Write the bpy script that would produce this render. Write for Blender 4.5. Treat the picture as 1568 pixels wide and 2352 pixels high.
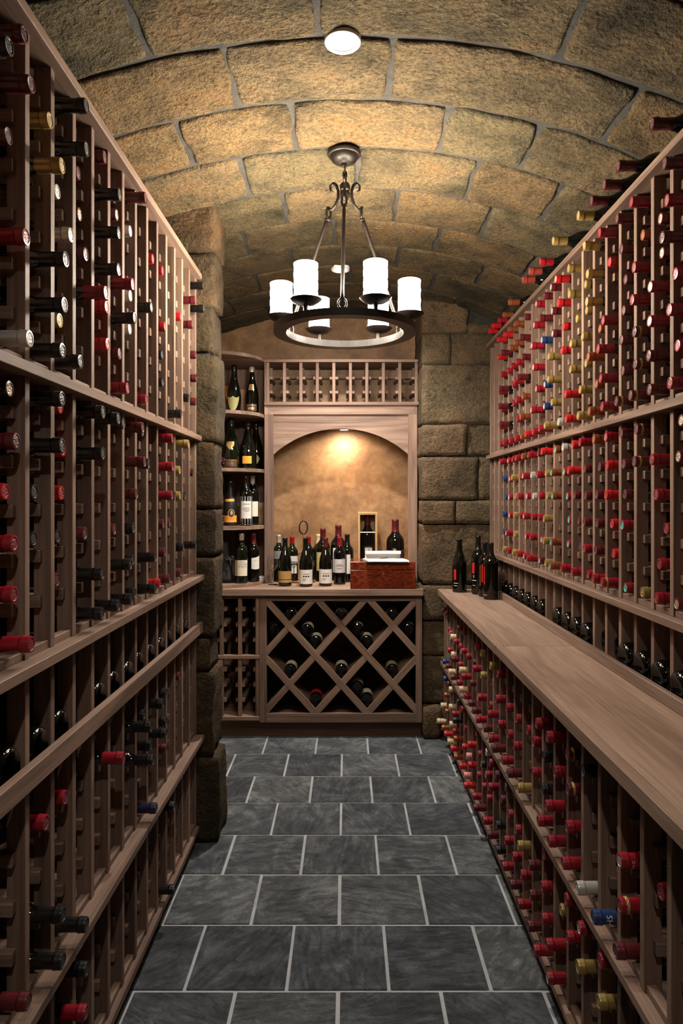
import bpy, bmesh, math, random
from mathutils import Vector, Matrix, noise

random.seed(11)
PI = math.pi
for o in list(bpy.data.objects):
    bpy.data.objects.remove(o)
SC = bpy.context.scene
COL = SC.collection

# ------------------------------------------------------------------ camera, world, exposure
cam_d = bpy.data.cameras.new('camera')
cam = bpy.data.objects.new('camera', cam_d)
COL.objects.link(cam)
cam.location = (0, 0, 1.43)
cam.rotation_euler = (PI / 2, 0, 0)
cam_d.sensor_fit = 'VERTICAL'
cam_d.sensor_height = 36.0
cam_d.sensor_width = 24.0
cam_d.lens = 24.0
cam_d.shift_x = -11 / 2352
cam_d.shift_y = -30 / 2352
cam_d.clip_start = 0.05
SC.camera = cam

world = bpy.data.worlds.new('cellar_world')
SC.world = world
world.use_nodes = True
bg = world.node_tree.nodes['Background']
bg.inputs[0].default_value = (1.0, 0.93, 0.85, 1)
bg.inputs[1].default_value = 0.0
vs = SC.view_settings
vs.view_transform = 'Standard'
vs.look = 'None'
vs.gamma = 1.0
vs.use_curve_mapping = False
vs.exposure = 2.05
CANDLE_STRENGTH = 40.0        # glowing glass shades of the chandelier
DOWNLIGHT_WATTS = (13.0, 7.0, 48.0)   # recessed ceiling lights: behind the camera, near, far
NICHE_WATTS = 9.5

# ------------------------------------------------------------------ materials
MATS = {}


def nmat(name):
    m = bpy.data.materials.new(name)
    m.use_nodes = True
    nt = m.node_tree
    MATS[name] = m
    return m, nt, nt.nodes, nt.links, nt.nodes['Principled BSDF']


def plain(name, rgb, rough=0.5, metal=0.0, spec=0.5, emit=None, strength=0.0, coat=0.0):
    m, nt, N, L, B = nmat(name)
    B.inputs['Base Color'].default_value = (*rgb, 1)
    B.inputs['Roughness'].default_value = rough
    B.inputs['Metallic'].default_value = metal
    B.inputs['Specular IOR Level'].default_value = spec
    B.inputs['Coat Weight'].default_value = coat
    if emit:
        B.inputs['Emission Color'].default_value = (*emit, 1)
        B.inputs['Emission Strength'].default_value = strength
    return m


def coords(N, L, scale, rand=True, mode='Object'):
    tc = N.new('ShaderNodeTexCoord')
    mp = N.new('ShaderNodeMapping')
    mp.inputs['Scale'].default_value = scale
    if rand:
        oi = N.new('ShaderNodeObjectInfo')
        mul = N.new('ShaderNodeVectorMath')
        mul.operation = 'MULTIPLY_ADD'
        mul.inputs[1].default_value = (17.0, 29.0, 23.0)
        cb = N.new('ShaderNodeCombineXYZ')
        for i in range(3):
            L.new(oi.outputs['Random'], cb.inputs[i])
        L.new(cb.outputs[0], mul.inputs[0])
        L.new(tc.outputs[mode], mul.inputs[2])
        L.new(mul.outputs[0], mp.inputs['Vector'])
    else:
        L.new(tc.outputs[mode], mp.inputs['Vector'])
    return mp.outputs[0]


def tnoise(N, L, vec, scale, detail=4.0, rough=0.55, dist=0.0):
    n = N.new('ShaderNodeTexNoise')
    n.inputs['Scale'].default_value = scale
    n.inputs['Detail'].default_value = detail
    n.inputs['Roughness'].default_value = rough
    n.inputs['Distortion'].default_value = dist
    L.new(vec, n.inputs['Vector'])
    return n.outputs['Fac']


def ramp(N, L, fac, stops):
    r = N.new('ShaderNodeValToRGB')
    e = r.color_ramp.elements
    while len(e) > 1:
        e.remove(e[-1])
    e[0].position, e[0].color = stops[0][0], (*stops[0][1], 1)
    for p, c in stops[1:]:
        x = e.new(p)
        x.color = (*c, 1)
    L.new(fac, r.inputs[0])
    return r.outputs[0]


def mixc(N, L, a, b, fac, mode='MIX'):
    m = N.new('ShaderNodeMix')
    m.data_type = 'RGBA'
    m.blend_type = mode
    for sock, v in ((m.inputs[6], a), (m.inputs[7], b)):
        if isinstance(v, tuple):
            sock.default_value = (*v, 1)
        else:
            L.new(v, sock)
    if isinstance(fac, float):
        m.inputs[0].default_value = fac
    else:
        L.new(fac, m.inputs[0])
    return m.outputs[2]


def bump(N, L, B, h, strength, dist=0.01):
    b = N.new('ShaderNodeBump')
    b.inputs['Strength'].default_value = strength
    b.inputs['Distance'].default_value = dist
    L.new(h, b.inputs['Height'])
    L.new(b.outputs[0], B.inputs['Normal'])
    return b


def madd(N, L, a, k, b):
    m = N.new('ShaderNodeMath')
    m.operation = 'MULTIPLY_ADD'
    L.new(a, m.inputs[0])
    m.inputs[1].default_value = k
    L.new(b, m.inputs[2])
    return m.outputs[0]


def wood(name, axis, dark, mid, light, rough=0.6, fine=1.0):
    m, nt, N, L, B = nmat(name)
    s = [14.0 * fine, 14.0 * fine, 14.0 * fine]
    s[axis] = 0.9
    v = coords(N, L, s)
    a = tnoise(N, L, v, 1.0, 5.0, 0.6, 1.2)
    s2 = [60.0, 60.0, 60.0]
    s2[axis] = 1.5
    v2 = coords(N, L, s2)
    b = tnoise(N, L, v2, 2.0, 3.0, 0.6)
    c = ramp(N, L, a, [(0.28, dark), (0.5, mid), (0.74, light)])
    c2 = ramp(N, L, b, [(0.3, (0.62, 0.6, 0.58)), (0.62, (1.06, 1.04, 1.02))])
    c3 = mixc(N, L, c, c2, 0.75, 'MULTIPLY')
    oi = N.new('ShaderNodeObjectInfo')
    c4 = ramp(N, L, oi.outputs['Random'], [(0.0, (0.74, 0.72, 0.72)), (0.5, (0.95, 0.94, 0.93)), (1.0, (1.15, 1.12, 1.08))])
    L.new(mixc(N, L, c3, c4, 0.8, 'MULTIPLY'), B.inputs['Base Color'])
    B.inputs['Roughness'].default_value = rough
    B.inputs['Specular IOR Level'].default_value = 0.25
    bump(N, L, B, b, 0.12, 0.003)
    return m


for i, ax in enumerate('xyz'):
    wood('walnut_' + ax, i, (0.108, 0.068, 0.050), (0.215, 0.139, 0.102), (0.315, 0.208, 0.152))
    wood('counter_' + ax, i, (0.170, 0.108, 0.078), (0.275, 0.185, 0.136), (0.365, 0.255, 0.192), 0.42, 0.5)
    wood('pine_' + ax, i, (0.42, 0.24, 0.10), (0.55, 0.34, 0.16), (0.62, 0.41, 0.22))
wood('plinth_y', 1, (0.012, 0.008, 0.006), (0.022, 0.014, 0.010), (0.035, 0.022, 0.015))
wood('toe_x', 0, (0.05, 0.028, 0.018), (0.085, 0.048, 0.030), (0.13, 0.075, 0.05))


def stone(name, stops, speck, bscale, bstr, rnd):
    m, nt, N, L, B = nmat(name)
    v = coords(N, L, (1, 1, 1))
    big = tnoise(N, L, v, 4.5, 6.0, 0.62, 0.4)
    c = ramp(N, L, big, stops)
    fine = tnoise(N, L, v, bscale, 4.0, 0.65)
    c2 = ramp(N, L, fine, [(0.30, speck), (0.55, (1.0, 1.0, 1.0)), (0.75, (1.22, 1.18, 1.1))])
    c3 = mixc(N, L, c, c2, 0.85, 'MULTIPLY')
    dirt = tnoise(N, L, v, 11.0, 5.0, 0.7)
    c5 = ramp(N, L, dirt, [(0.30, (0.36, 0.37, 0.33)), (0.42, (1, 1, 1))])
    c3 = mixc(N, L, c3, c5, 0.75, 'MULTIPLY')
    oi = N.new('ShaderNodeObjectInfo')
    c4 = ramp(N, L, oi.outputs['Random'], rnd)
    L.new(mixc(N, L, c3, c4, 1.0, 'MULTIPLY'), B.inputs['Base Color'])
    B.inputs['Roughness'].default_value = 0.92
    B.inputs['Specular IOR Level'].default_value = 0.15
    mid = tnoise(N, L, v, 26.0, 5.0, 0.65)
    h = madd(N, L, mid, 1.6, fine)
    bump(N, L, B, h, bstr, 0.012)
    return m


stone('vault_stone', [(0.25, (0.020, 0.019, 0.014)), (0.40, (0.054, 0.044, 0.027)), (0.56, (0.102, 0.079, 0.046)), (0.76, (0.122, 0.073, 0.035))],
      (0.34, 0.34, 0.33), 80.0, 1.0, [(0.0, (0.86, 0.90, 0.84)), (0.5, (1, 0.97, 0.92)), (1.0, (1.12, 0.98, 0.82))])
stone('wall_stone', [(0.25, (0.042, 0.034, 0.022)), (0.45, (0.094, 0.069, 0.042)), (0.62, (0.140, 0.096, 0.058)), (0.8, (0.112, 0.092, 0.051))],
      (0.42, 0.42, 0.40), 75.0, 0.9, [(0.0, (0.80, 0.84, 0.76)), (0.5, (1, 0.97, 0.93)), (1.0, (1.12, 1.0, 0.9))])
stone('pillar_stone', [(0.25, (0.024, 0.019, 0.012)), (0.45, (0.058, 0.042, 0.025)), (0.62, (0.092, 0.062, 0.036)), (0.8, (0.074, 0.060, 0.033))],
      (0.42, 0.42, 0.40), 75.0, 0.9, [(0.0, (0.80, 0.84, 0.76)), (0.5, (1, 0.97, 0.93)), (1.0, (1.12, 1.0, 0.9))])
m, nt, N, L, B = nmat('mortar')
v = coords(N, L, (1, 1, 1), False)
L.new(ramp(N, L, tnoise(N, L, v, 30.0, 5.0), [(0.3, (0.012, 0.0115, 0.0105)), (0.7, (0.032, 0.030, 0.027))]), B.inputs['Base Color'])
B.inputs['Roughness'].default_value = 0.95
bump(N, L, B, tnoise(N, L, v, 120.0, 4.0), 0.5, 0.006)

m, nt, N, L, B = nmat('slate')
v = coords(N, L, (1, 1, 1))
oi = N.new('ShaderNodeObjectInfo')
rot = N.new('ShaderNodeMath'); rot.operation = 'MULTIPLY'; rot.inputs[1].default_value = 97.0
L.new(oi.outputs['Random'], rot.inputs[0])
rv = N.new('ShaderNodeCombineXYZ'); L.new(rot.outputs[0], rv.inputs[2])
tc = N.new('ShaderNodeTexCoord')
mp0 = N.new('ShaderNodeMapping'); L.new(tc.outputs['Object'], mp0.inputs['Vector']); L.new(rv.outputs[0], mp0.inputs['Rotation'])
mp1 = N.new('ShaderNodeMapping'); mp1.inputs['Scale'].default_value = (2.0, 5.5, 2.0)
L.new(mp0.outputs[0], mp1.inputs['Vector']); L.new(rv.outputs[0], mp1.inputs['Location'])
a = tnoise(N, L, v, 6.0, 8.0, 0.68, 1.2)
b = tnoise(N, L, mp1.outputs[0], 4.5, 9.0, 0.72, 1.8)
g = tnoise(N, L, v, 110.0, 4.0, 0.7)
c = ramp(N, L, madd(N, L, b, 0.55, a), [(0.50, (0.032, 0.036, 0.040)), (0.76, (0.096, 0.106, 0.113)), (1.02, (0.235, 0.252, 0.263))])
c = mixc(N, L, c, ramp(N, L, g, [(0.32, (0.62, 0.62, 0.62)), (0.62, (1.15, 1.15, 1.15))]), 0.8, 'MULTIPLY')
c2 = ramp(N, L, oi.outputs['Random'], [(0.0, (0.68, 0.68, 0.70)), (0.6, (1.0, 1.0, 1.0)), (1.0, (1.42, 1.38, 1.30))])
L.new(mixc(N, L, c, c2, 1.0, 'MULTIPLY'), B.inputs['Base Color'])
L.new(ramp(N, L, b, [(0.3, (0.40, 0.40, 0.40)), (0.7, (0.62, 0.62, 0.62))]), B.inputs['Roughness'])
bump(N, L, B, madd(N, L, g, 0.10, madd(N, L, a, 0.4, b)), 1.0, 0.018)
m, nt, N, L, B = nmat('grout')
v = coords(N, L, (1, 1, 1), False)
L.new(ramp(N, L, tnoise(N, L, v, 9.0, 5.0), [(0.3, (0.30, 0.305, 0.31)), (0.7, (0.44, 0.445, 0.45))]), B.inputs['Base Color'])
B.inputs['Roughness'].default_value = 0.9

m, nt, N, L, B = nmat('plaster')
v = coords(N, L, (1, 1, 1), False)
a = tnoise(N, L, v, 4.2, 8.0, 0.62, 0.3)
b = tnoise(N, L, v, 15.0, 7.0, 0.72, 0.6)
c = ramp(N, L, a, [(0.30, (0.090, 0.040, 0.014)), (0.43, (0.165, 0.080, 0.029)), (0.55, (0.225, 0.120, 0.050)), (0.68, (0.26, 0.150, 0.072)), (0.8, (0.20, 0.085, 0.028))])
c2 = ramp(N, L, b, [(0.28, (0.55, 0.52, 0.48)), (0.5, (1, 1, 1)), (0.70, (1.4, 1.42, 1.45))])
L.new(mixc(N, L, c, c2, 0.8, 'MULTIPLY'), B.inputs['Base Color'])
B.inputs['Roughness'].default_value = 0.55
bump(N, L, B, b, 0.15, 0.008)
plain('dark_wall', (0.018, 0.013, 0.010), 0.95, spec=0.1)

m, nt, N, L, B = nmat('burl')
v = coords(N, L, (1, 1, 2.2), False)
a = tnoise(N, L, v, 26.0, 6.0, 0.7, 1.5)
b = tnoise(N, L, v, 7.0, 3.0, 0.6)
c = ramp(N, L, a, [(0.3, (0.045, 0.007, 0.006)), (0.5, (0.16, 0.024, 0.010)), (0.7, (0.30, 0.075, 0.018))])
c2 = ramp(N, L, b, [(0.3, (0.7, 0.6, 0.7)), (0.7, (1.15, 1.1, 1))])
L.new(mixc(N, L, c, c2, 0.8, 'MULTIPLY'), B.inputs['Base Color'])
B.inputs['Roughness'].default_value = 0.16
B.inputs['Coat Weight'].default_value = 0.5

plain('bottle_glass', (0.0022, 0.0024, 0.0016), 0.06, spec=0.6)
plain('green_glass', (0.0030, 0.0055, 0.0018), 0.06, spec=0.6)
plain('champagne_glass', (0.0030, 0.0034, 0.0018), 0.07, spec=0.6)
plain('matte_bottle', (0.0045, 0.0045, 0.004), 0.5)
FOIL = {'r': ('bright red', (0.42, 0.008, 0.012)), 'R': ('crimson', (0.235, 0.005, 0.013)), 'm': ('burgundy', (0.085, 0.008, 0.011)),
        'g': ('gold', (0.38, 0.265, 0.080)), 'o': ('copper orange', (0.30, 0.080, 0.028)), 'u': ('rust red', (0.20, 0.028, 0.020)),
        'b': ('blue', (0.013, 0.032, 0.115)), 'k': ('black', (0.0035, 0.0032, 0.0032)), 'w': ('silver', (0.55, 0.52, 0.48)),
        'p': ('pink', (0.62, 0.22, 0.22)), 'c': ('cream', (0.58, 0.44, 0.26)), 'v': ('navy', (0.008, 0.009, 0.032))}
for k, (nm, c) in FOIL.items():
    plain('foil_' + k, c, 0.30, metal=0.5 if k in 'gwo' else 0.0, spec=0.55)


def emboss(m):
    # pressed relief on the capsule tops
    N, L = m.node_tree.nodes, m.node_tree.links
    v = coords(N, L, (1, 1, 1))
    w = N.new('ShaderNodeTexVoronoi')
    w.inputs['Scale'].default_value = 260.0
    L.new(v, w.inputs['Vector'])
    bump(N, L, N['Principled BSDF'], w.outputs['Distance'], 0.7, 0.002)
    return m


TOPS = {'n': None, 's': ('silver-topped', (0.44, 0.39, 0.36)), 't': ('teal-topped', (0.10, 0.45, 0.36)), 'T': ('tan-topped', (0.40, 0.31, 0.23)),
        'p': ('pink-topped', (0.36, 0.13, 0.16)), 'g': ('gold-banded', (0.45, 0.31, 0.10)), 'd': ('dark-topped', (0.006, 0.006, 0.006))}
for k, x in TOPS.items():
    if x:
        emboss(plain('top_' + k, x[1], 0.38, metal=0.4))
for k, (nm, c) in FOIL.items():            # the embossed disc of a plain capsule shows paler metal
    emboss(plain('disc_' + k, tuple(min(1, 0.72 * a + 0.034) for a in c), 0.42, metal=0.2))
plain('iron', (0.0065, 0.0042, 0.0034), 0.42, metal=0.0, spec=0.22)
plain('wrought_iron', (0.020, 0.017, 0.015), 0.4, metal=0.6)
plain('copper', (0.45, 0.20, 0.10), 0.35, metal=0.7)
plain('shade_glass', (0.9, 0.85, 0.75), 0.4, emit=(1.0, 0.89, 0.74), strength=CANDLE_STRENGTH)
plain('bulb_glow', (0.9, 0.85, 0.75), 0.4, emit=(1.0, 0.87, 0.70), strength=CANDLE_STRENGTH * 8)
plain('shade_rim', (0.8, 0.55, 0.3), 0.5, emit=(1.0, 0.55, 0.22), strength=2.2)
plain('white_trim', (0.75, 0.72, 0.70), 0.5)
plain('lens_on', (0.9, 0.9, 0.9), 0.5, emit=(1.0, 0.88, 0.80), strength=6.0)
plain('lens_dim', (0.14, 0.135, 0.135), 0.5, emit=(1.0, 0.92, 0.92), strength=0.12)
plain('paper', (0.66, 0.63, 0.57), 0.7)
plain('paper_white', (0.78, 0.77, 0.74), 0.75)
plain('label_cream', (0.66, 0.60, 0.46), 0.65)
plain('label_grey', (0.55, 0.51, 0.47), 0.65)
plain('label_gold', (0.38, 0.225, 0.070), 0.5)
plain('label_yellow', (0.50, 0.44, 0.18), 0.6)
plain('label_olive', (0.33, 0.30, 0.11), 0.5)
plain('label_orange', (0.72, 0.30, 0.03), 0.6)
plain('label_brown', (0.065, 0.028, 0.016), 0.5)
plain('label_red', (0.50, 0.012, 0.012), 0.5)
plain('label_gilt', (0.50, 0.32, 0.12), 0.25, metal=0.6)
plain('skin_tone', (0.50, 0.28, 0.18), 0.7)
plain('ink', (0.012, 0.011, 0.011), 0.6)
plain('ink_grey', (0.20, 0.19, 0.18), 0.6)
plain('ink_red', (0.45, 0.10, 0.02), 0.6)
plain('ink_white', (0.70, 0.70, 0.72), 0.6)
plain('orange_board', (0.45, 0.15, 0.035), 0.6)
plain('pink_board', (0.42, 0.22, 0.14), 0.6)
plain('black_fabric', (0.0035, 0.003, 0.003), 0.75)
plain('black_ribbon', (0.05, 0.045, 0.045), 0.35)
plain('grape', (0.045, 0.006, 0.022), 0.22)
plain('brass', (0.45, 0.33, 0.16), 0.3, metal=0.9)
m, nt, N, L, B = nmat('clear_glass')
B.inputs['Roughness'].default_value = 0.0
B.inputs['Transmission Weight'].default_value = 1.0
B.inputs['IOR'].default_value = 1.45
B.inputs['Base Color'].default_value = (1, 1, 1, 1)
m, nt, N, L, B = nmat('clear_pane')
B.inputs['Roughness'].default_value = 0.02
B.inputs['Alpha'].default_value = 0.10
B.inputs['Base Color'].default_value = (0.0, 0.0, 0.0, 1)
m, nt, N, L, B = nmat('netting')
tc = N.new('ShaderNodeTexCoord')
sx = N.new('ShaderNodeSeparateXYZ')
L.new(tc.outputs['Object'], sx.inputs[0])
at = N.new('ShaderNodeMath'); at.operation = 'ARCTAN2'
L.new(sx.outputs[1], at.inputs[0]); L.new(sx.outputs[0], at.inputs[1])
outs = []
for sg in (1, -1):
    q = N.new('ShaderNodeMath'); q.operation = 'MULTIPLY'; q.inputs[1].default_value = sg * 22.0
    L.new(at.outputs[0], q.inputs[0])
    w = madd(N, L, sx.outputs[2], 480.0, q.outputs[0])
    si = N.new('ShaderNodeMath'); si.operation = 'SINE'; L.new(w, si.inputs[0])
    g = N.new('ShaderNodeMath'); g.operation = 'GREATER_THAN'; g.inputs[1].default_value = 0.55
    L.new(si.outputs[0], g.inputs[0]); outs.append(g.outputs[0])
mx = N.new('ShaderNodeMath'); mx.operation = 'MAXIMUM'
L.new(outs[0], mx.inputs[0]); L.new(outs[1], mx.inputs[1])
L.new(mixc(N, L, (0.012, 0.012, 0.012), (0.45, 0.45, 0.46), mx.outputs[0]), B.inputs['Base Color'])
B.inputs['Roughness'].default_value = 0.45

# ------------------------------------------------------------------ helpers
WLOC = {}


def link(o, parent=None, wloc=(0, 0, 0)):
    """link o with its origin at the world point wloc, under an unrotated parent"""
    COL.objects.link(o)
    w = Vector(wloc)
    if parent is not None:
        o.parent = parent
        o.location = w - WLOC[parent.name]
    else:
        o.location = w
    WLOC[o.name] = w
    return o


def tag(o, label, cat, group=None, kind=None):
    o['label'] = label
    if cat:
        o['category'] = cat
    if group:
        o['group'] = group
    if kind:
        o['kind'] = kind
    return o


def struct(o, label=None):
    o['kind'] = 'structure'
    if label:
        o['label'] = label
    return o


def thing(name, label, cat, loc, group=None):
    o = bpy.data.objects.new(name, None)
    o.empty_display_size = 0.05
    link(o, None, loc)
    return tag(o, label, cat, group)


def new_mesh(name, verts, faces, mats, smooth=False, idx=None):
    me = bpy.data.meshes.new(name)
    me.from_pydata([tuple(v) for v in verts], [], faces)
    for mname in mats:
        me.materials.append(MATS[mname])
    if idx:
        for p, i in zip(me.polygons, idx):
            p.material_index = i
    if smooth:
        me.polygons.foreach_set('use_smooth', [True] * len(me.polygons))
    me.update()
    return me


def obj(name, me, parent=None, wloc=(0, 0, 0)):
    return link(bpy.data.objects.new(name, me), parent, wloc)


BOXC = {}


def box_mesh(sx, sy, sz, mat, bev=0.0):
    key = (round(sx, 4), round(sy, 4), round(sz, 4), mat, bev)
    if key in BOXC:
        return BOXC[key]
    bm = bmesh.new()
    bmesh.ops.create_cube(bm, size=1.0)
    for v in bm.verts:
        v.co = (v.co.x * sx, v.co.y * sy, v.co.z * sz)
    if bev:
        bmesh.ops.bevel(bm, geom=bm.edges[:], offset=bev, segments=1, affect='EDGES', profile=0.5)
    me = bpy.data.meshes.new('box')
    bm.to_mesh(me)
    bm.free()
    me.materials.append(MATS[mat])
    BOXC[key] = me
    return me


def box(name, xr, yr, zr, mat, parent=None, bev=0.0, grain=None):
    s = [abs(xr[1] - xr[0]), abs(yr[1] - yr[0]), abs(zr[1] - zr[0])]
    if mat in ('walnut', 'counter', 'pine'):
        mat = mat + '_' + (grain or 'xyz'[s.index(max(s))])
    me = box_mesh(*s, mat, bev)
    return obj(name, me, parent, ((xr[0] + xr[1]) / 2, (yr[0] + yr[1]) / 2, (zr[0] + zr[1]) / 2))


def lathe_data(prof, seg=20):
    verts, faces = [], []
    n = len(prof)
    for i in range(seg):
        a = 2 * PI * i / seg
        for r, z in prof:
            verts.append((r * math.cos(a), r * math.sin(a), z))
    for i in range(seg):
        j = (i + 1) % seg
        for k in range(n - 1):
            faces.append((i * n + k, j * n + k, j * n + k + 1, i * n + k + 1))
    return verts, faces


def lathe_mesh(name, prof, mats, seg=20, idxf=None):
    v, f = lathe_data(prof, seg)
    n = len(prof) - 1
    idx = [idxf(k % n) for k in range(len(f))] if idxf else None
    me = new_mesh(name, v, f, mats, True, idx)
    bm = bmesh.new()
    bm.from_mesh(me)
    bmesh.ops.remove_doubles(bm, verts=bm.verts, dist=1e-6)
    bmesh.ops.dissolve_degenerate(bm, dist=1e-7, edges=bm.edges)
    bmesh.ops.recalc_face_normals(bm, faces=bm.faces)
    for e in bm.edges:
        if len(e.link_faces) == 2 and e.calc_face_angle(0) > 0.7:
            e.smooth = False
    bm.to_mesh(me)
    bm.free()
    return me


def tube_data(path, rad, seg=8, closed=False):
    pts = [Vector(p) for p in path]
    n = len(pts)
    verts, faces = [], []
    up = Vector((0, 0, 1))
    prev = None
    for i, p in enumerate(pts):
        if closed:
            t = (pts[(i + 1) % n] - pts[i - 1]).normalized()
        else:
            t = (pts[min(i + 1, n - 1)] - pts[max(i - 1, 0)]).normalized()
        if prev is None:
            ref = up if abs(t.dot(up)) < 0.9 else Vector((1, 0, 0))
            s = t.cross(ref).normalized()
        else:
            s = (prev - t * prev.dot(t)).normalized()
        prev = s
        b = t.cross(s)
        r = rad[i] if isinstance(rad, (list, tuple)) else rad
        for j in range(seg):
            a = 2 * PI * j / seg
            verts.append(p + s * math.cos(a) * r + b * math.sin(a) * r)
    m_ = n if closed else n - 1
    for i in range(m_):
        i2 = (i + 1) % n
        for j in range(seg):
            j2 = (j + 1) % seg
            faces.append((i * seg + j, i * seg + j2, i2 * seg + j2, i2 * seg + j))
    if not closed:
        faces.append(tuple(range(seg - 1, -1, -1)))
        faces.append(tuple((n - 1) * seg + j for j in range(seg)))
    return verts, faces


def tube(name, path, rad, mat, parent, seg=8, closed=False, origin=None):
    o = Vector(origin if origin is not None else path[0])
    v, f = tube_data([Vector(p) - o for p in path], rad, seg, closed)
    return obj(name, new_mesh(name, v, f, [mat], True), parent, o)


def merge(parts):
    V, F = [], []
    for v, f in parts:
        b = len(V)
        V += [tuple(x) for x in v]
        F += [tuple(i + b for i in q) for q in f]
    return V, F


def prism(poly, z0, z1):
    """closed polygon in XY, extruded in Z"""
    n = len(poly)
    v = [(x, y, z0) for x, y in poly] + [(x, y, z1) for x, y in poly]
    f = [tuple(range(n - 1, -1, -1)), tuple(range(n, 2 * n))]
    f += [(i, (i + 1) % n, n + (i + 1) % n, n + i) for i in range(n)]
    return v, f


def nz(x, y, z, s):
    return noise.noise(Vector((x * s, y * s, z * s)))


def rough_block(name, xr, yr, zr, mat, parent, seed, cell=0.045, rad=0.022, amp=0.011):
    c = Vector(((xr[0] + xr[1]) / 2, (yr[0] + yr[1]) / 2, (zr[0] + zr[1]) / 2))
    h = Vector(((xr[1] - xr[0]) / 2, (yr[1] - yr[0]) / 2, (zr[1] - zr[0]) / 2))
    ns = [max(2, min(22, round(2 * a / cell))) for a in h]
    rad = min(rad, min(h) * 0.8)
    vid, V, F = {}, [], []

    def vert(i, j, k):
        key = (i, j, k)
        if key in vid:
            return vid[key]
        p = Vector((h.x * (2 * i / ns[0] - 1), h.y * (2 * j / ns[1] - 1), h.z * (2 * k / ns[2] - 1)))
        q = Vector([max(-h[a] + rad, min(h[a] - rad, p[a])) for a in range(3)])
        d = p - q
        dn = d.normalized() if d.length > 1e-9 else Vector((0, 0, 1))
        if d.length > 1e-9:
            p = q + dn * rad
        w = c + p
        a1 = nz(w.x + seed, w.y, w.z - seed, 7.0) * amp + nz(w.x, w.y + seed, w.z, 19.0) * amp * 0.6
        p += dn * a1
        vid[key] = len(V)
        V.append(p)
        return vid[key]

    for ax in range(3):
        u, w_ = [a for a in range(3) if a != ax]
        for side in (0, ns[ax]):
            for i in range(ns[u]):
                for j in range(ns[w_]):
                    q = []
                    for di, dj in ((0, 0), (1, 0), (1, 1), (0, 1)):
                        t = [0, 0, 0]
                        t[ax], t[u], t[w_] = side, i + di, j + dj
                        q.append(vert(*t))
                    if (side == 0) != (ax == 1):
                        q.reverse()
                    F.append(tuple(q))
    return obj(name, new_mesh(name, V, F, [mat], True), parent, c)


ORD = ('first second third fourth fifth sixth seventh eighth ninth tenth eleventh twelfth thirteenth fourteenth fifteenth sixteenth '
       'seventeenth eighteenth nineteenth twentieth twenty-first twenty-second twenty-third twenty-fourth twenty-fifth twenty-sixth').split()

# ================================================================== THE SETTING
APEX, VX0 = 2.695, 0.03
Y_BACK, Y_FRONT = 4.60, -1.30


def vz(x):
    dx = x - VX0
    R = 2.25 if dx > 0 else 2.5
    return APEX - R + math.sqrt(R * R - dx * dx)


# --- floor: grout bed with slate tiles proud of it
floor = box('floor', (-1.0, 1.25), (Y_FRONT, Y_BACK), (-0.06, -0.004), 'grout')
struct(floor, 'grey grouted floor of square slate tiles laid in running bond')
TP, TW = 0.298, 0.3077
row0 = 1.986
for n in range(-6, 8):
    ya, yb = row0 + TW * n, row0 + TW * (n + 1)
    off = 0.124 if n % 2 == 0 else -0.024
    for k in range(-4, 5):
        x0 = off + TP * (k - 1)
        x1 = x0 + TP
        if x1 > 1.1 or x0 < -0.98:
            continue
        g = 0.0052 + random.uniform(-0.0010, 0.0010)
        t = obj('slate_tile', box_mesh(TP - 2 * g, TW - 2 * g, 0.012, 'slate', 0.0022), floor,
                ((x0 + x1) / 2, (ya + yb) / 2, -0.006 + random.uniform(-0.0007, 0.0007)))
        t.rotation_euler = (0, 0, random.choice((0, PI)) + random.uniform(-0.004, 0.004))

# --- vaulted ceiling: mortar shell and stone blocks hanging proud of it
xs = [-1.06 + 2.42 * i / 48 for i in range(49)]
sv, sf = [], []
for y in (Y_FRONT, Y_BACK + 0.02):
    sv += [(x, y, vz(x) + 0.004) for x in xs]
for y in (Y_FRONT, Y_BACK + 0.02):
    sv += [(x, y, vz(x) + 0.12) for x in xs]
for i in range(48):
    sf.append((i, i + 1, 49 + i + 1, 49 + i))
    sf.append((98 + i, 147 + i, 147 + i + 1, 98 + i + 1))
ceiling = obj('ceiling', new_mesh('ceiling', sv, sf, ['mortar'], True))
struct(ceiling, 'low barrel vault of tan stone blocks with grey mortar joints')

RINGS = [-0.26, 0.05, 0.355, 0.66, 0.965, 1.26, 1.563, 1.866, 2.163, 2.46, 2.783, 3.097, 3.395, 3.69, 3.99, 4.29, 4.60]
JOINTS = {6: (-0.535, -0.075, 0.575), 7: (-0.34, 0.13, 0.81), 8: (-0.546, -0.178, 0.33, 0.622, 1.0), 9: (-0.78, -0.391, 0.044, 0.482, 0.785),
          10: (-0.70, -0.265, 0.214, 0.602, 0.98), 11: (-0.478, -0.058, 0.433, 0.868), 12: (-0.72, -0.284, 0.27, 0.70), 13: (-0.5, 0.02, 0.49, 0.92),
          14: (-0.70, -0.25, 0.25, 0.66), 15: (-0.5, -0.03, 0.42, 0.8)}


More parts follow.
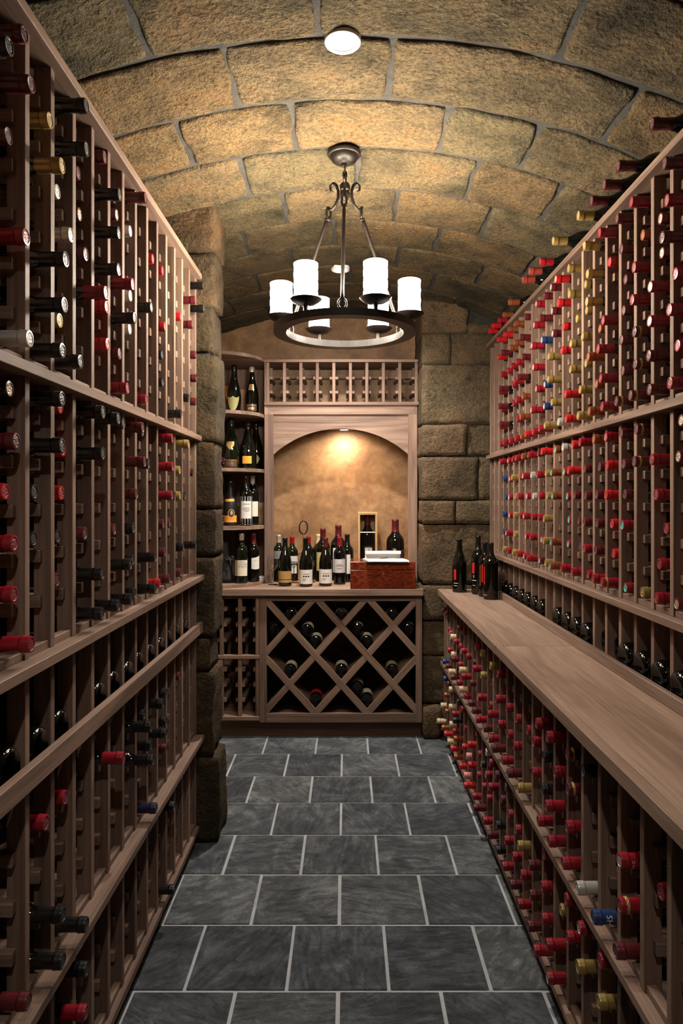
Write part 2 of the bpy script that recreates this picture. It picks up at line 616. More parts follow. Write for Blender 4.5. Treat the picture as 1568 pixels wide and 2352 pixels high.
def vault_block(x0, x1, y0, y1, seed):
    g = 0.0060
    x0, x1, y0, y1 = x0 + g, x1 - g, y0 + g, y1 - g
    def stops(D):
        n_ = max(3, min(26, round((D - 0.032) / 0.026)))
        return [0, 0.0022, 0.006, 0.011] + [0.016 + (D - 0.032) * q / n_ for q in range(n_ + 1)] + [D - 0.011, D - 0.006, D - 0.0022, D]
    us, ws = stops(x1 - x0), stops(y1 - y0)
    nx, ny = len(us) - 1, len(ws) - 1
    cx, cy = (x0 + x1) / 2, (y0 + y1) / 2
    cz = vz(cx)
    V, F = [], []
    W, H_ = x1 - x0, y1 - y0
    for j in range(ny + 1):
        for i in range(nx + 1):
            u, w = us[i] / W, ws[j] / H_
            x = x0 + W * u
            y = y0 + H_ * w
            # wavering outlines, rounded corners
            cu, cw = abs(2 * u - 1), abs(2 * w - 1)
            x += (nz(seed, y, 0, 9.0) * 0.011) * (2 * u - 1) - (2 * u - 1) * 0.006 * cw ** 8
            y += (nz(x, seed, 3, 9.0) * 0.009) * (2 * w - 1) - (2 * w - 1) * 0.006 * cu ** 10
            de = min(u * W, (1 - u) * W, w * H_, (1 - w) * H_)
            t = min(1.0, de / 0.013)
            prof = math.sqrt(max(0.0, 1 - (1 - t) ** 2))
            h = 0.015 * prof + (nz(x + seed, y, 1, 5.0) * 0.006 + nz(x, y + seed, 2, 16.0) * 0.0055 + nz(x, y, seed, 36.0) * 0.003) * min(1, t * 2)
            V.append((x - cx, y - cy, vz(x) + 0.010 - h - cz))
    for j in range(ny):
        for i in range(nx):
            a = j * (nx + 1) + i
            F.append((a, a + nx + 1, a + nx + 2, a + 1))
    return obj('stone_block', new_mesh('stone_block', V, F, ['vault_stone'], True), ceiling, (cx, cy, cz))


rr = random.Random(5)
for i in range(len(RINGS) - 1):
    js = JOINTS.get(i)
    if js is None:
        js = (-0.62, -0.15, 0.36, 0.82) if i % 2 else (-0.40, 0.08, 0.60)
    e = [-1.04] + list(js) + [1.34]
    for a, b in zip(e[:-1], e[1:]):
        vault_block(a, b, RINGS[i], RINGS[i + 1], rr.uniform(0, 50))

# --- walls
WL, WR = -0.975, 1.215
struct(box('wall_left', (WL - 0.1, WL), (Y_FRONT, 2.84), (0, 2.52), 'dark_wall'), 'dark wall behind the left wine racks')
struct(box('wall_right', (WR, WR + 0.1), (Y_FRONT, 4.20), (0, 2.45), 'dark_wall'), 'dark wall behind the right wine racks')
struct(box('wall_front', (-1.1, 1.3), (Y_FRONT - 0.1, Y_FRONT), (0, 2.72), 'plaster'), 'brown plaster wall behind the viewer')
bw = struct(box('wall_back', (-1.0, 1.3), (Y_BACK, Y_BACK + 0.1), (0, 2.75), 'plaster'), 'mottled golden brown plaster back wall')
struct(box('wall_alcove', (-0.97, -0.87), (3.0, Y_BACK), (0, 2.6), 'plaster'), 'brown plaster side wall of the corner alcove')

# left stone pillar closing the left racks
pil = struct(box('wall_left_pillar', (-0.97, -0.575), (2.868, 3.0), (0, 2.60), 'mortar'), 'dark rough stone pillar at the end of the left racks')
cz = [0.0, 0.355, 0.713, 0.851, 1.188, 1.387, 1.665, 2.038, 2.229, 2.455, 2.668]
cx = [-0.530, -0.553, -0.566, -0.550, -0.546, -0.552, -0.540, -0.553, -0.540, -0.536]
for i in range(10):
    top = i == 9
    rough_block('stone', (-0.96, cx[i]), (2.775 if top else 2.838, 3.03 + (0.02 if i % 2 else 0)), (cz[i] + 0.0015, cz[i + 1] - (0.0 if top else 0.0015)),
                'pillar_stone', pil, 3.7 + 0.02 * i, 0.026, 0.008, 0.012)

# right stone pier behind the right racks
pier = struct(box('wall_right_pier', (0.49, 1.30), (4.145, Y_BACK), (0, 2.66), 'mortar'), 'rough stone wall return between the right racks and the back cabinet')
pz = [0.0, 0.19, 0.48, 0.70, 0.91, 1.277, 1.422, 1.688, 1.881, 2.243, 2.434, 2.675]
pj = [(0.57,), (), (), (), (), (0.66,), (0.80,), (0.73,), (), (0.632,), (0.735,)]
for i in range(11):
    e = [0.458] + list(pj[i]) + [1.28]
    for q, (a, b) in enumerate(zip(e[:-1], e[1:])):
        y0 = 4.122 + rr.uniform(-0.004, 0.012)
        if i == 0 and q == 0:
            y0 = 4.055
        zt = pz[i + 1]
        if i == 10:
            zt = min(zt, vz((a + b) / 2) + 0.02)
        rough_block('stone', (a + (0.0015 if q else 0), b - 0.0015), (y0, 4.58 if q == 0 else 4.34), (pz[i] + 0.0012, zt - 0.0012), 'wall_stone', pier, 50 + 0.03 * i + 0.5 * q,
                    0.030, 0.006, 0.010)

# ================================================================== WINE RACKS
PITCH = 0.1144
ST = 0.020
XL, XR, XRL = 0.620, 0.8645, 0.5875
YL0, YR0 = 1.338, 1.825
KL = range(-5, 14)
KRU = range(-5, 21)
KRL = range(-8, 21)
OVER = 0.0225
RAILDZ = 0.037
TIER = {'up': (1.729, .094, 7), 'mid': (1.158, .095, 6), 'low': (.493, .094, 4), 'bot': (.115, .094, 4)}


def rack(side, tier, label, ks, X0, y0, zlo, zhi, boards, depth=0.33, stile_depth=0.036, rows=True):
    sg = -1 if side == 'L' else 1
    ya, yb = y0 + PITCH * ks[0] - ST, y0 + PITCH * ks[-1]
    r = thing('wine_rack', label, 'wine rack', (sg * X0, (ya + yb) / 2, zlo), 'walnut wine rack tiers along the side walls')
    for (b0, b1, ov, nm) in boards:
        box(nm, (sg * (X0 - ov), sg * (X0 + depth)), (ya - 0.0, yb), (b0, b1), 'walnut', r, 0.0015, 'y')
    for k in ks:
        y = y0 + PITCH * k
        box('stile', (sg * X0, sg * (X0 + stile_depth)), (y - ST, y), (zlo, zhi), 'walnut', r, 0.0012, 'z')
        if stile_depth < 0.1:
            box('back_stile', (sg * (X0 + 0.255), sg * (X0 + 0.285)), (y - ST, y), (zlo, zhi), 'walnut', r, 0, 'z')
    if rows:
        a0, dz, n = TIER[tier]
        for row in range(n):
            zc = a0 + dz * row - RAILDZ
            if row == 0:
                for k in ks[:-1]:      # cleats under the lowest bottles
                    y = y0 + PITCH * k
                    box('cleat', (sg * (X0 + 0.004), sg * (X0 + 0.024)), (y, y + PITCH - ST), (zlo, zlo + 0.0165), 'walnut', r, 0.001, 'y')
                continue
            for k in ks:
                y = y0 + PITCH * k - ST / 2
                box('bottle_rail', (sg * (X0 + 0.017), sg * (X0 + 0.30)), (y - 0.0275, y + 0.0275), (zc - 0.0125, zc + 0.0125), 'walnut', r, 0.001, 'x')
    return r


KLl, KRUl, KRLl = list(KL), list(KRU), list(KRL)
Z_TOP, Z_MID, Z_SHELF, Z_LOW, Z_BOT = 2.338, 1.690, 1.118, 0.455, 0.077
T = 0.022
rack('L', 'up', 'topmost tier of the walnut wine rack on the left wall', KLl, XL, YL0, Z_MID, Z_TOP, [(Z_TOP, Z_TOP + T, OVER, 'top_board'), (Z_MID - T, Z_MID, OVER, 'shelf_board')])
rack('L', 'mid', 'eye-level tier of the walnut wine rack on the left wall', KLl, XL, YL0, Z_SHELF, Z_MID - T, [(Z_SHELF - T, Z_SHELF, OVER + 0.01, 'shelf_board')])
rl = rack('L', 'low', 'tier of the left walnut rack with a display ledge of large bottles', KLl, XL, YL0, Z_LOW, Z_SHELF - T, [(Z_LOW - T, Z_LOW, OVER + 0.01, 'shelf_board')])
yl = (YL0 + PITCH * KLl[0] - ST, YL0 + PITCH * KLl[-1])
box('display_ledge', (-XL - 0.038, -XL - 0.25), yl, (0.855, 0.873), 'walnut', rl, 0.001, 'y')
box('ledge_rail', (-XL + 0.026, -XL + 0.007), yl, (0.878, 0.921), 'walnut', rl, 0.0015, 'y')
rb = rack('L', 'bot', 'lowest tier of the left walnut rack just above the floor', KLl, XL, YL0, Z_BOT, Z_LOW - T, [(Z_BOT - T, Z_BOT, 0.012, 'shelf_board')])
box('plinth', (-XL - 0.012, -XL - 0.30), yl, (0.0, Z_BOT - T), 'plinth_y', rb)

rack('R', 'up', 'topmost tier of the walnut wine rack on the right wall', KRUl, XR, YR0, Z_MID, Z_TOP, [(Z_TOP, Z_TOP + T, OVER, 'top_board'), (Z_MID - T, Z_MID, OVER, 'shelf_board')])
rack('R', 'mid', 'eye-level tier of the walnut wine rack on the right wall', KRUl, XR, YR0, Z_SHELF, Z_MID - T, [(Z_SHELF - T, Z_SHELF, OVER + 0.008, 'shelf_board')])
Z_CT = 0.895
rack('R', 'disp', 'row of tall dividers with large bottles behind the right countertop', KRUl, XR, YR0, Z_CT, Z_SHELF - T, [], stile_depth=0.20, rows=False)
rack('R', 'low', 'tier of the right walnut rack directly under the countertop', KRLl, XRL, YR0, Z_LOW, Z_CT - 0.034, [(Z_LOW - T, Z_LOW, OVER, 'shelf_board')])
rb = rack('R', 'bot', 'lowest tier of the right walnut rack just above the floor', KRLl, XRL, YR0, Z_BOT, Z_LOW - T, [(Z_BOT - T, Z_BOT, 0.012, 'shelf_board')])
yr = (YR0 + PITCH * KRLl[0] - ST, YR0 + PITCH * KRLl[-1])
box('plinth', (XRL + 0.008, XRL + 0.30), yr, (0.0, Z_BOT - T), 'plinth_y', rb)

ct = thing('countertop', 'long walnut countertop with a back strip along the right racks', 'countertop', (0.85, 2.4, Z_CT - 0.034))
for ya, yb in ((0.84, 2.4815), (2.4825, 4.062)):
    box('board', (0.573, WR - 0.005), (ya, yb), (Z_CT - 0.034, Z_CT), 'counter', ct, 0.0012, 'y')
    box('nosing', (0.544, 0.5722), (ya, yb), (Z_CT - 0.034, Z_CT), 'counter', ct, 0.0015, 'y')
box('back_strip', (0.824, 0.842), (0.84, 3.70), (Z_CT + 0.0005, 0.930), 'counter', ct, 0.0015, 'y')

# ------------------------------------------------------------------ bottles lying in the racks
BH = 0.300
GLASS_PROF = [(0, 0.004), (0.020, 0.003), (0.030, 0.0), (0.0355, 0.003), (0.0372, 0.010), (0.0372, 0.186), (0.0360, 0.200), (0.0310, 0.213), (0.0235, 0.225),
              (0.0175, 0.236), (0.0150, 0.250), (0.0140, 0.262), (0.0135, 0.297), (0, 0.297)]
glass_me = lathe_mesh('bottle_glass', GLASS_PROF, ['bottle_glass'], 18)
CAP_PROF = [(0.0152, 0.240), (0.0153, 0.256), (0.0150, 0.2815), (0.0166, 0.2830), (0.0170, 0.2865), (0.0161, 0.2895), (0.0164, 0.2950), (0.0153, 0.3003),
            (0.0122, 0.3008), (0.0112, 0.2996), (0.0050, 0.3002), (0, 0.2999)]
CAPC = {}


def capsule_mesh(code):
    if code in CAPC:
        return CAPC[code]
    side, top = code[0], code[1:]
    if top == 't' and side in 'mk':
        top = 'T'
    mats = ['foil_' + side, 'top_' + top if top and top != 'g' else 'disc_' + side, 'top_g' if top == 'g' else 'foil_' + side]

    def idxf(k):
        if k >= 8:
            return 1
        if k in (3, 4) and top == 'g':
            return 2
        return 0
    CAPC[code] = lathe_mesh('foil_capsule', CAP_PROF, mats, 18, idxf)
    return CAPC[code]


TABLE = {
    'Lbot': '1,2,R,49 1,3,k,50 8,0,k,41 8,3,k,40',
    'Llow': '-1,0,m,28 0,0,k,46 0,1,k,46 0,3,R,12 1,0,k,50 1,3,R,3 3,3,R,56 5,2,k,66 5,3,k,60 6,0,v,44 6,2,k,27 6,3,k,7 7,2,k,43 7,3,k,32 8,1,m,13 8,2,k,12 8,3,k,12 10,2,m,-10 10,3,m,2',
    'Lmid': '-1,0,R,33 -1,1,R,2 -1,2,R,3 -1,3,r,-15 -1,4,m,5 -1,5,kt,-6 0,2,k,-13 0,3,k,-13 0,4,k,43 0,5,k,43 1,1,m,-15 1,2,k,-14 1,3,r,-6 1,4,r,-2 1,5,r,-8 2,0,k,43 2,1,k,43 2,2,m,2 2,4,k,45 2,5,k,46 3,0,k,42 3,5,k,43 4,0,k,40 4,1,k,38 4,2,m,-5 4,5,k,19 5,0,k,14 5,1,k,8 5,2,k,10 5,3,m,18 5,4,m,42 5,5,m,37 6,0,k,41 6,1,k,41 6,4,k,20 6,5,k,2 7,0,r,23 7,1,r,-13 8,0,m,25 8,1,m,8 8,2,m,3 8,3,R,33 8,4,R,35 8,5,R,34 9,2,m,-5 9,3,k,13 10,0,m,7 10,1,k,17 10,3,g,4 10,4,g,3 10,5,g,36 11,1,k,38 11,3,k,-5 12,4,m,0',
    'Lup': '-2,5,k,49 -1,0,w,31 -1,2,R,25 -1,4,m,-8 -1,5,m,35 -1,6,m,22 0,0,k,44 0,1,k,49 0,2,k,51 0,4,g,44 0,5,g,19 1,0,k,37 1,1,g,-9 1,3,w,15 1,4,w,-14 1,5,k,50 1,6,k,50 2,2,R,53 2,3,m,4 2,4,mt,-11 2,5,m,-13 3,1,r,16 3,2,r,14 3,3,k,45 3,4,k,45 3,5,k,47 3,6,m,9 4,0,R,30 4,1,m,8 4,2,k,49 4,3,R,44 4,5,mt,0 5,2,ws,0 5,3,w,2 5,5,w,1 5,6,m,45 6,0,R,14 6,3,k,29 7,5,r,1 8,1,k,1 8,2,k,-1 8,3,r,10 8,5,r,1 9,0,k,37 10,4,r,6 11,1,k,10 11,4,m,24 11,5,m,35 12,1,m,12 12,2,m,14 12,3,m,11 12,5,k,43 12,6,k,41',
    'Rbot': '-4,3,Rg,-25 -3,2,g,23 -3,3,R,20 -2,2,g,31 -2,3,Rs,27 -1,2,R,19 -1,3,R,22 0,0,Rs,36 0,1,R,38 0,2,g,-1 1,0,R,41 1,1,R,18 1,2,R,19 1,3,R,13 2,0,m,28 2,1,m,21 2,2,m,25 3,0,R,30 3,1,R,20 3,2,g,30 4,0,m,28 4,1,R,19 4,2,R,9 5,0,R,28 5,1,R,20 5,2,R,7 5,3,m,18 6,0,k,25 6,1,k,25 6,2,m,7 6,3,m,29 7,0,m,36 7,2,R,30 7,3,R,27 8,0,R,28 8,1,R,13 8,2,Rs,18 8,3,ws,18 9,0,m,46 9,1,R,10 9,2,kt,14 10,0,R,30 10,1,R,9 10,2,R,5 10,3,R,14 11,0,r,47 11,1,r,28 11,2,r,31 12,0,p,29 12,1,p,17 13,0,r,32 13,1,r,17 13,2,R,6 13,3,R,22 14,0,o,39 14,1,o,39 14,2,k,43 14,3,k,22 15,0,r,39 15,1,R,27 15,2,R,31 16,0,c,39 16,1,c,28 16,2,c,31 16,3,c,31 17,0,r,40 17,3,m,23 18,0,o,38 18,1,o,17 18,2,o,23 18,3,b,28 19,0,c,50 19,1,c,28',
    'Rlow': '-5,2,R,-11 -4,0,m,30 -4,1,Rg,21 -4,2,Rs,22 -3,0,b,35 -2,0,w,32 -2,3,k,18 -1,0,R,31 -1,1,R,20 -1,2,mg,18 -1,3,mg,20 0,0,R,33 0,1,R,40 0,2,R,16 0,3,R,37 1,0,R,30 1,1,k,18 1,2,k,15 1,3,R,35 2,1,R,15 2,2,R,12 3,0,g,31 3,2,R,0 4,0,m,36 4,1,R,16 4,2,R,7 5,0,R,29 5,1,R,9 5,2,R,14 6,0,m,41 6,1,R,18 6,2,R,26 6,3,R,21 7,0,Rs,31 7,1,R,34 7,3,g,25 8,0,ms,28 8,1,R,3 8,2,R,-7 9,0,Rs,37 9,1,Rs,29 9,2,g,16 9,3,g,15 10,0,m,29 10,2,R,28 10,3,R,16 11,0,m,26 11,1,m,20 11,2,m,7 12,0,R,27 12,1,R,39 12,2,R,17 13,0,c,33 13,1,c,31 13,2,Rs,22 13,3,m,14 14,0,R,24 14,1,R,17 14,2,R,13 14,3,m,22 15,0,m,37 15,1,m,34 15,2,R,22 16,0,c,33 16,1,c,19 16,2,c,23 17,0,m,30 17,1,R,20 17,2,Rs,11 17,3,m,9 18,0,b,32 18,2,R,1 18,3,m,18 19,3,m,19',
    'Rmid': '-1,0,mt,15 -1,4,mt,9 -1,5,mt,4 0,0,R,15 0,1,R,6 0,2,R,-12 0,3,R,16 0,4,R,27 1,0,g,3 1,4,mg,27 1,5,mg,21 2,0,Rt,6 2,2,Rt,15 2,3,m,7 2,4,m,11 2,5,m,20 3,0,Rg,35 3,1,r,-2 3,2,r,3 3,3,r,23 3,4,r,19 3,5,Rp,23 4,0,R,23 4,1,m,14 4,2,m,9 4,3,m,10 4,4,m,1 4,5,o,21 5,0,R,0 5,1,R,13 5,2,m,14 5,3,m,9 5,4,m,12 5,5,R,29 6,0,R,20 6,1,m,-11 6,2,m,-6 6,3,m,10 6,4,r,33 6,5,r,17 7,0,R,24 7,1,Rt,-3 7,2,Rt,-6 7,3,Rt,0 7,4,Rt,12 7,5,w,18 8,0,ot,33 8,1,ot,29 8,3,ot,24 8,4,ot,28 8,5,ot,12 9,0,g,18 9,1,g,27 9,2,g,25 9,3,g,11 9,4,g,16 9,5,r,35 10,0,ms,11 10,1,Rs,3 10,2,R,15 10,3,R,13 10,4,R,22 10,5,m,18 11,0,R,36 11,1,R,22 11,2,R,13 11,3,w,8 11,4,w,17 11,5,R,31 12,0,Rs,21 12,1,Rs,12 12,2,Rs,22 12,3,Rs,7 12,4,Rs,27 12,5,o,29 13,0,R,23 13,2,R,11 13,3,R,20 13,4,R,10 13,5,R,31 14,0,g,19 14,1,g,9 14,2,g,12 14,3,g,5 14,4,g,23 14,5,R,20 15,0,R,18 15,1,Rs,26 15,2,Rs,7 15,3,Rs,10 15,4,Rs,7 15,5,Rs,15 16,0,g,15 16,1,b,12 16,2,b,15 16,3,b,3 16,4,b,12 16,5,R,31',
    'Rtop': '-1,0,m,78 1,0,m,75 2,0,m,71 3,0,m,70 4,0,g,73 6,0,g,89 8,0,R,73 9,0,u,87 10,0,u,85 13,0,o,65 15,0,o,41 16,0,R,43 17,0,r,51 18,0,r,45',
    'Rup': '-1,0,R,33 -1,1,Rp,13 -1,2,Rp,35 -1,3,Rp,19 -1,4,m,52 -1,5,R,41 -1,6,m,47 0,0,m,34 0,1,m,36 0,2,Rs,34 0,3,Rs,33 0,4,mt,0 0,5,mt,3 1,0,mg,38 1,1,mg,24 1,2,mg,27 1,3,R,34 1,4,R,28 1,5,o,2 1,6,R,36 2,0,mg,35 2,1,m,15 2,2,m,19 2,3,m,12 2,4,m,6 2,5,m,19 2,6,m,32 3,0,R,36 3,1,R,40 3,2,R,49 3,3,R,33 3,5,r,11 3,6,R,44 4,0,o,36 4,1,o,12 4,2,o,39 4,3,o,0 4,4,g,44 4,5,g,42 4,6,g,52 5,0,g,35 5,1,g,28 5,2,g,7 5,3,g,20 5,4,g,5 5,5,g,8 6,0,r,42 6,1,r,44 6,2,g,26 6,3,g,24 6,4,g,0 6,5,g,30 6,6,g,32 7,0,w,35 7,3,r,21 7,4,r,14 7,5,r,35 7,6,rs,44 8,0,g,55 8,1,g,26 8,2,g,41 8,3,g,39 8,4,ms,23 8,5,ms,24 8,6,ms,29 9,0,R,45 9,1,bs,24 9,2,bs,22 9,4,bs,34 9,5,m,43 9,6,m,24 10,0,R,40 10,1,Rs,48 10,2,Rs,26 10,3,Rs,39 10,4,Rs,46 10,5,Rs,35 10,6,Rs,25 11,0,r,43 12,0,o,35 12,1,o,38 12,2,o,28 12,3,m,52 12,4,m,29 12,5,m,39 12,6,m,15 13,0,R,33 13,1,R,25 13,2,R,29 13,3,R,37 13,4,R,29 13,5,o,37 13,6,o,35 14,0,R,34 14,2,R,16 14,3,R,19 14,4,R,26 14,5,o,32 14,6,o,41 15,0,R,38 15,1,m,60 15,2,m,65 15,3,m,62 15,4,R,15 15,5,m,50 15,6,r,37 16,0,R,31 16,1,R,34 16,2,R,25 16,3,R,37 16,4,R,26 16,5,r,40 16,6,r,46',
}
TIERNAME = {'Lup': ('left top rack tier', 'up', 'L', XL), 'Lmid': ('left eye-level rack tier', 'mid', 'L', XL), 'Llow': ('left rack tier below the ledge', 'low', 'L', XL),
            'Lbot': ('left lowest rack tier', 'bot', 'L', XL), 'Rup': ('right top rack tier', 'up', 'R', XR), 'Rmid': ('right eye-level rack tier', 'mid', 'R', XR),
            'Rlow': ('right tier under counter', 'low', 'R', XRL), 'Rbot': ('right lowest rack tier', 'bot', 'R', XRL), 'Rtop': ('top of right rack', 'top', 'R', XR)}
NAMEK = {'r': 'red', 'R': 'crimson', 'm': 'burgundy', 'g': 'gold', 'o': 'copper', 'u': 'rust', 'b': 'blue', 'k': 'black', 'w': 'silver', 'p': 'pink', 'c': 'cream', 'v': 'navy'}
BOTTLES = {}
rb_ = random.Random(3)
for key, txt in TABLE.items():
    tname, tier, side, X0 = TIERNAME[key]
    sg = -1 if side == 'L' else 1
    for item in txt.split():
        k, row, code, p = item.split(',')
        k, row, p = int(k), int(row), int(p) / 1000
        y = (YL0 if side == 'L' else YR0) - ST / 2 + PITCH * k + PITCH / 2
        if tier == 'top':
            z = Z_TOP + T + 0.0375
        else:
            a0, dz, n = TIER[tier]
            z = a0 + dz * row + (0.0008 if row == 0 else 0.0)
        o = bpy.data.objects.new(NAMEK[code[0]] + '_capped_wine_bottle', glass_me)
        link(o, None, (sg * (X0 - p + BH), y + rb_.uniform(-0.002, 0.002), z))
        o.rotation_euler = (Matrix.Rotation(-sg * PI / 2 + rb_.uniform(-0.006, 0.006), 4, 'Y') @ Matrix.Rotation(rb_.uniform(0, 6.28), 4, 'Z')).to_euler()
        c = bpy.data.objects.new('foil_capsule', capsule_mesh(code))
        COL.objects.link(c)
        c.parent = o
        side_nm = FOIL[code[0]][0]
        tp = code[1:]
        if tp == 't' and code[0] in 'mk':
            tp = 'T'
        extra = (TOPS[tp][0] + ' ') if tp else ''
        col = (13 - k) if side == 'L' else (20 - k)
        frm = 'stone pillar' if side == 'L' else 'stone wall'
        if tier == 'top':
            lab = '%s%s-capped bottle lying on %s, %s column from %s' % (extra, side_nm, tname, ORD[col - 1], frm)
        else:
            lab = '%s%s-capped bottle, %s, %s column from %s, %s row up' % (extra, side_nm, tname, ORD[col - 1], frm, ORD[row])
        tag(o, lab, 'wine bottle', 'bottles lying in the ' + tname)
        BOTTLES[(key, k, row)] = o

# large bottles on the display ledges, bases outwards
MAG = [(0, 0.016), (0.018, 0.013), (0.030, 0.004), (0.038, 0.0), (0.0428, 0.004), (0.0452, 0.012), (0.0455, 0.03), (0.0455, 0.205), (0.043, 0.225), (0.034, 0.245), (0.022, 0.262), (0.0175, 0.285),
       (0.0165, 0.335), (0.0, 0.335)]
mag_me = lathe_mesh('large_bottle', MAG, ['bottle_glass'], 24)
magcap_me = lathe_mesh('foil_capsule', [(0.0172, 0.285), (0.0175, 0.336), (0.015, 0.338), (0, 0.338)], ['foil_m'], 16)
maglab_me = lathe_mesh('paper_label', [(0.0460, 0.060), (0.0460, 0.150)], ['paper_white'], 24)


def magnum(side, k, zc, x, lab, group, label=False):
    sg = -1 if side == 'L' else 1
    y = (YL0 if side == 'L' else YR0) - ST / 2 + PITCH * k + PITCH / 2
    o = bpy.data.objects.new('large_format_bottle', mag_me)
    link(o, None, (x, y, zc))
    o.rotation_euler = (Matrix.Rotation(sg * (PI / 2 - 0.05), 4, 'Y') @ Matrix.Rotation(rb_.uniform(0, 6), 4, 'Z')).to_euler()
    for nm, me in (('foil_capsule', magcap_me),) + ((('paper_label', maglab_me),) if label else ()):
        c = bpy.data.objects.new(nm, me)
        COL.objects.link(c)
        c.parent = o
    tag(o, lab, 'wine bottle', group)


for k in (-2, -1, 0, 1, 3, 4, 5, 6, 7, 8, 9, 10, 11):
    magnum('L', k, 0.922, -XL + rb_.uniform(-0.006, 0.0), 'large dark bottle, base outwards, on left display ledge, %s column from stone pillar' % ORD[12 - k],
           'large bottles on the left display ledge')
for k in (-2, -1, 0, 1, 2, 3, 4, 5, 6, 7, 8, 10, 11, 12, 13, 14, 15, 16):
    magnum('R', k, Z_CT + 0.0475, XR - 0.016 + rb_.uniform(0, 0.006) + (0.03 if k in (3, 4) else 0), '%s bottle, base outwards, behind right countertop, %s column from stone wall' % ('white-labelled large dark' if k in (2, 7) else 'large dark', ORD[19 - k]),
           'large bottles behind the right countertop', k in (2, 7))

# ================================================================== BACK CABINETS
Y_CF, Y_TOE, Y_CT = 4.075, 4.12, 4.045       # face of the base units, toe board, front edge of the counter
ZC = 0.895
X0c, X1c = -0.518, 0.452
cab = thing('lattice_cabinet', 'walnut base cabinet with diamond lattice of wine bins under the back counter', 'cabinet', ((X0c + X1c) / 2, 4.3, 0))
ix0, ix1, iz0, iz1 = -0.4757, 0.4150, 0.150, 0.820
box('stile', (X0c, ix0), (Y_CF, Y_CF + 0.022), (0.095, 0.853), 'walnut', cab, 0.001)
box('stile', (ix1, X1c), (Y_CF, Y_CF + 0.022), (0.095, 0.853), 'walnut', cab, 0.001)
box('top_rail', (ix0, ix1), (Y_CF, Y_CF + 0.022), (iz1, 0.853), 'walnut', cab, 0.001)
box('bottom_rail', (ix0, ix1), (Y_CF, Y_CF + 0.022), (0.095, iz0), 'walnut', cab, 0.001)
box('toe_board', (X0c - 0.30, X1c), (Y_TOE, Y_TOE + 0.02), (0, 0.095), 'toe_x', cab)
box('side_panel', (X0c, X0c + 0.018), (Y_CF + 0.022, 4.56), (0.095, 0.853), 'walnut', cab, 0, 'y')
box('side_panel', (X1c - 0.018, X1c), (Y_CF + 0.022, 4.56), (0.095, 0.853), 'walnut', cab, 0, 'y')
box('back_panel', (X0c, X1c), (4.56, 4.572), (0.095, 0.853), 'walnut', cab, 0, 'x')
box('floor_panel', (X0c + 0.018, X1c - 0.018), (Y_CF + 0.022, 4.56), (0.112, 0.130), 'walnut', cab, 0, 'x')
SL = 1.1226


def clip(n, sgn):
    """ends of lattice line n inside the opening"""
    xc, zc_ = -0.340 + 0.31 * n, 0.669
    pts = []
    for x in (ix0, ix1):
        z = zc_ + sgn * SL * (x - xc)
        if iz0 - 1e-6 <= z <= iz1 + 1e-6:
            pts.append((x, z))
    for z in (iz0, iz1):
        x = xc + sgn * (z - zc_) / SL
        if ix0 < x < ix1:
            pts.append((x, z))
    pts.sort()
    return pts[0], pts[-1]


def diag(name, a, b, w, y0, y1, mat, ext):
    d = Vector((b[0] - a[0], 0, b[1] - a[1]))
    Ln = d.length + ext
    c = Vector(((a[0] + b[0]) / 2, (y0 + y1) / 2, (a[1] + b[1]) / 2))
    o = obj(name, box_mesh(Ln, y1 - y0, w, mat, 0.0008), cab, c)
    o.rotation_euler = (0, -math.atan2(d.z, d.x), 0)
    return o


for n in range(-1, 3):
    a, b = clip(n, -1)
    diag('lattice_strip', a, b, 0.038, Y_CF + 0.003, Y_CF + 0.020, 'walnut_x', 0.03)
    diag('lattice_board', a, b, 0.014, Y_CF + 0.020, 4.42, 'walnut_x', -0.01)
for n in range(0, 4):
    a, b = clip(n, 1)
    diag('lattice_strip', a, b, 0.038, Y_CF + 0.0045, Y_CF + 0.0205, 'walnut_x', 0.03)
    diag('lattice_board', a, b, 0.014, Y_CF + 0.0205, 4.42, 'walnut_x', -0.01)

# small column rack left of it, running on behind the stone pillar
cr = thing('column_rack', 'narrow walnut bottle rack with two tiers beside the diamond lattice cabinet', 'wine rack', (-0.69, 4.3, 0.095))
for x in (-0.849, -0.7445, -0.635, -0.531):
    for nm, ya, yb in (('stile', Y_CF, Y_CF + 0.03), ('back_stile', 4.34, 4.37)):
        box(nm, (x - 0.0105, x + 0.0105) if x > -0.6 or x < -0.8 else (x - 0.011, x + 0.011), (ya, yb), (0.133, 0.853), 'walnut', cr, 0.001)
    for z in (0.767, 0.676, 0.584, 0.406, 0.315, 0.224):
        box('bottle_rail', (x - 0.027, x + 0.027) if -0.8 < x < -0.6 else ((x - 0.0105, x + 0.027) if x < -0.8 else (x - 0.027, x + 0.0105)), (Y_CF + 0.016, 4.45), (z - 0.011, z + 0.011), 'walnut', cr, 0.001, 'y')
box('middle_rail', (-0.862, X0c - 0.001), (Y_CF - 0.008, Y_CF + 0.028), (0.476, 0.497), 'walnut', cr, 0.001)
box('bottom_board', (-0.862, X0c - 0.001), (Y_CF - 0.010, 4.50), (0.110, 0.132), 'walnut', cr, 0.001, 'x')
box('top_rail', (-0.862, X0c - 0.001), (Y_CF + 0.01, Y_CF + 0.03), (0.832, 0.853), 'walnut', cr, 0.001)

bc = thing('back_countertop', 'light walnut countertop on the back cabinets under the arched niche', 'countertop', (-0.2, 4.3, 0.855))
box('board', (-0.862, 0.457), (Y_CT, 4.595), (0.8555, ZC), 'counter', bc, 0.0015, 'x')

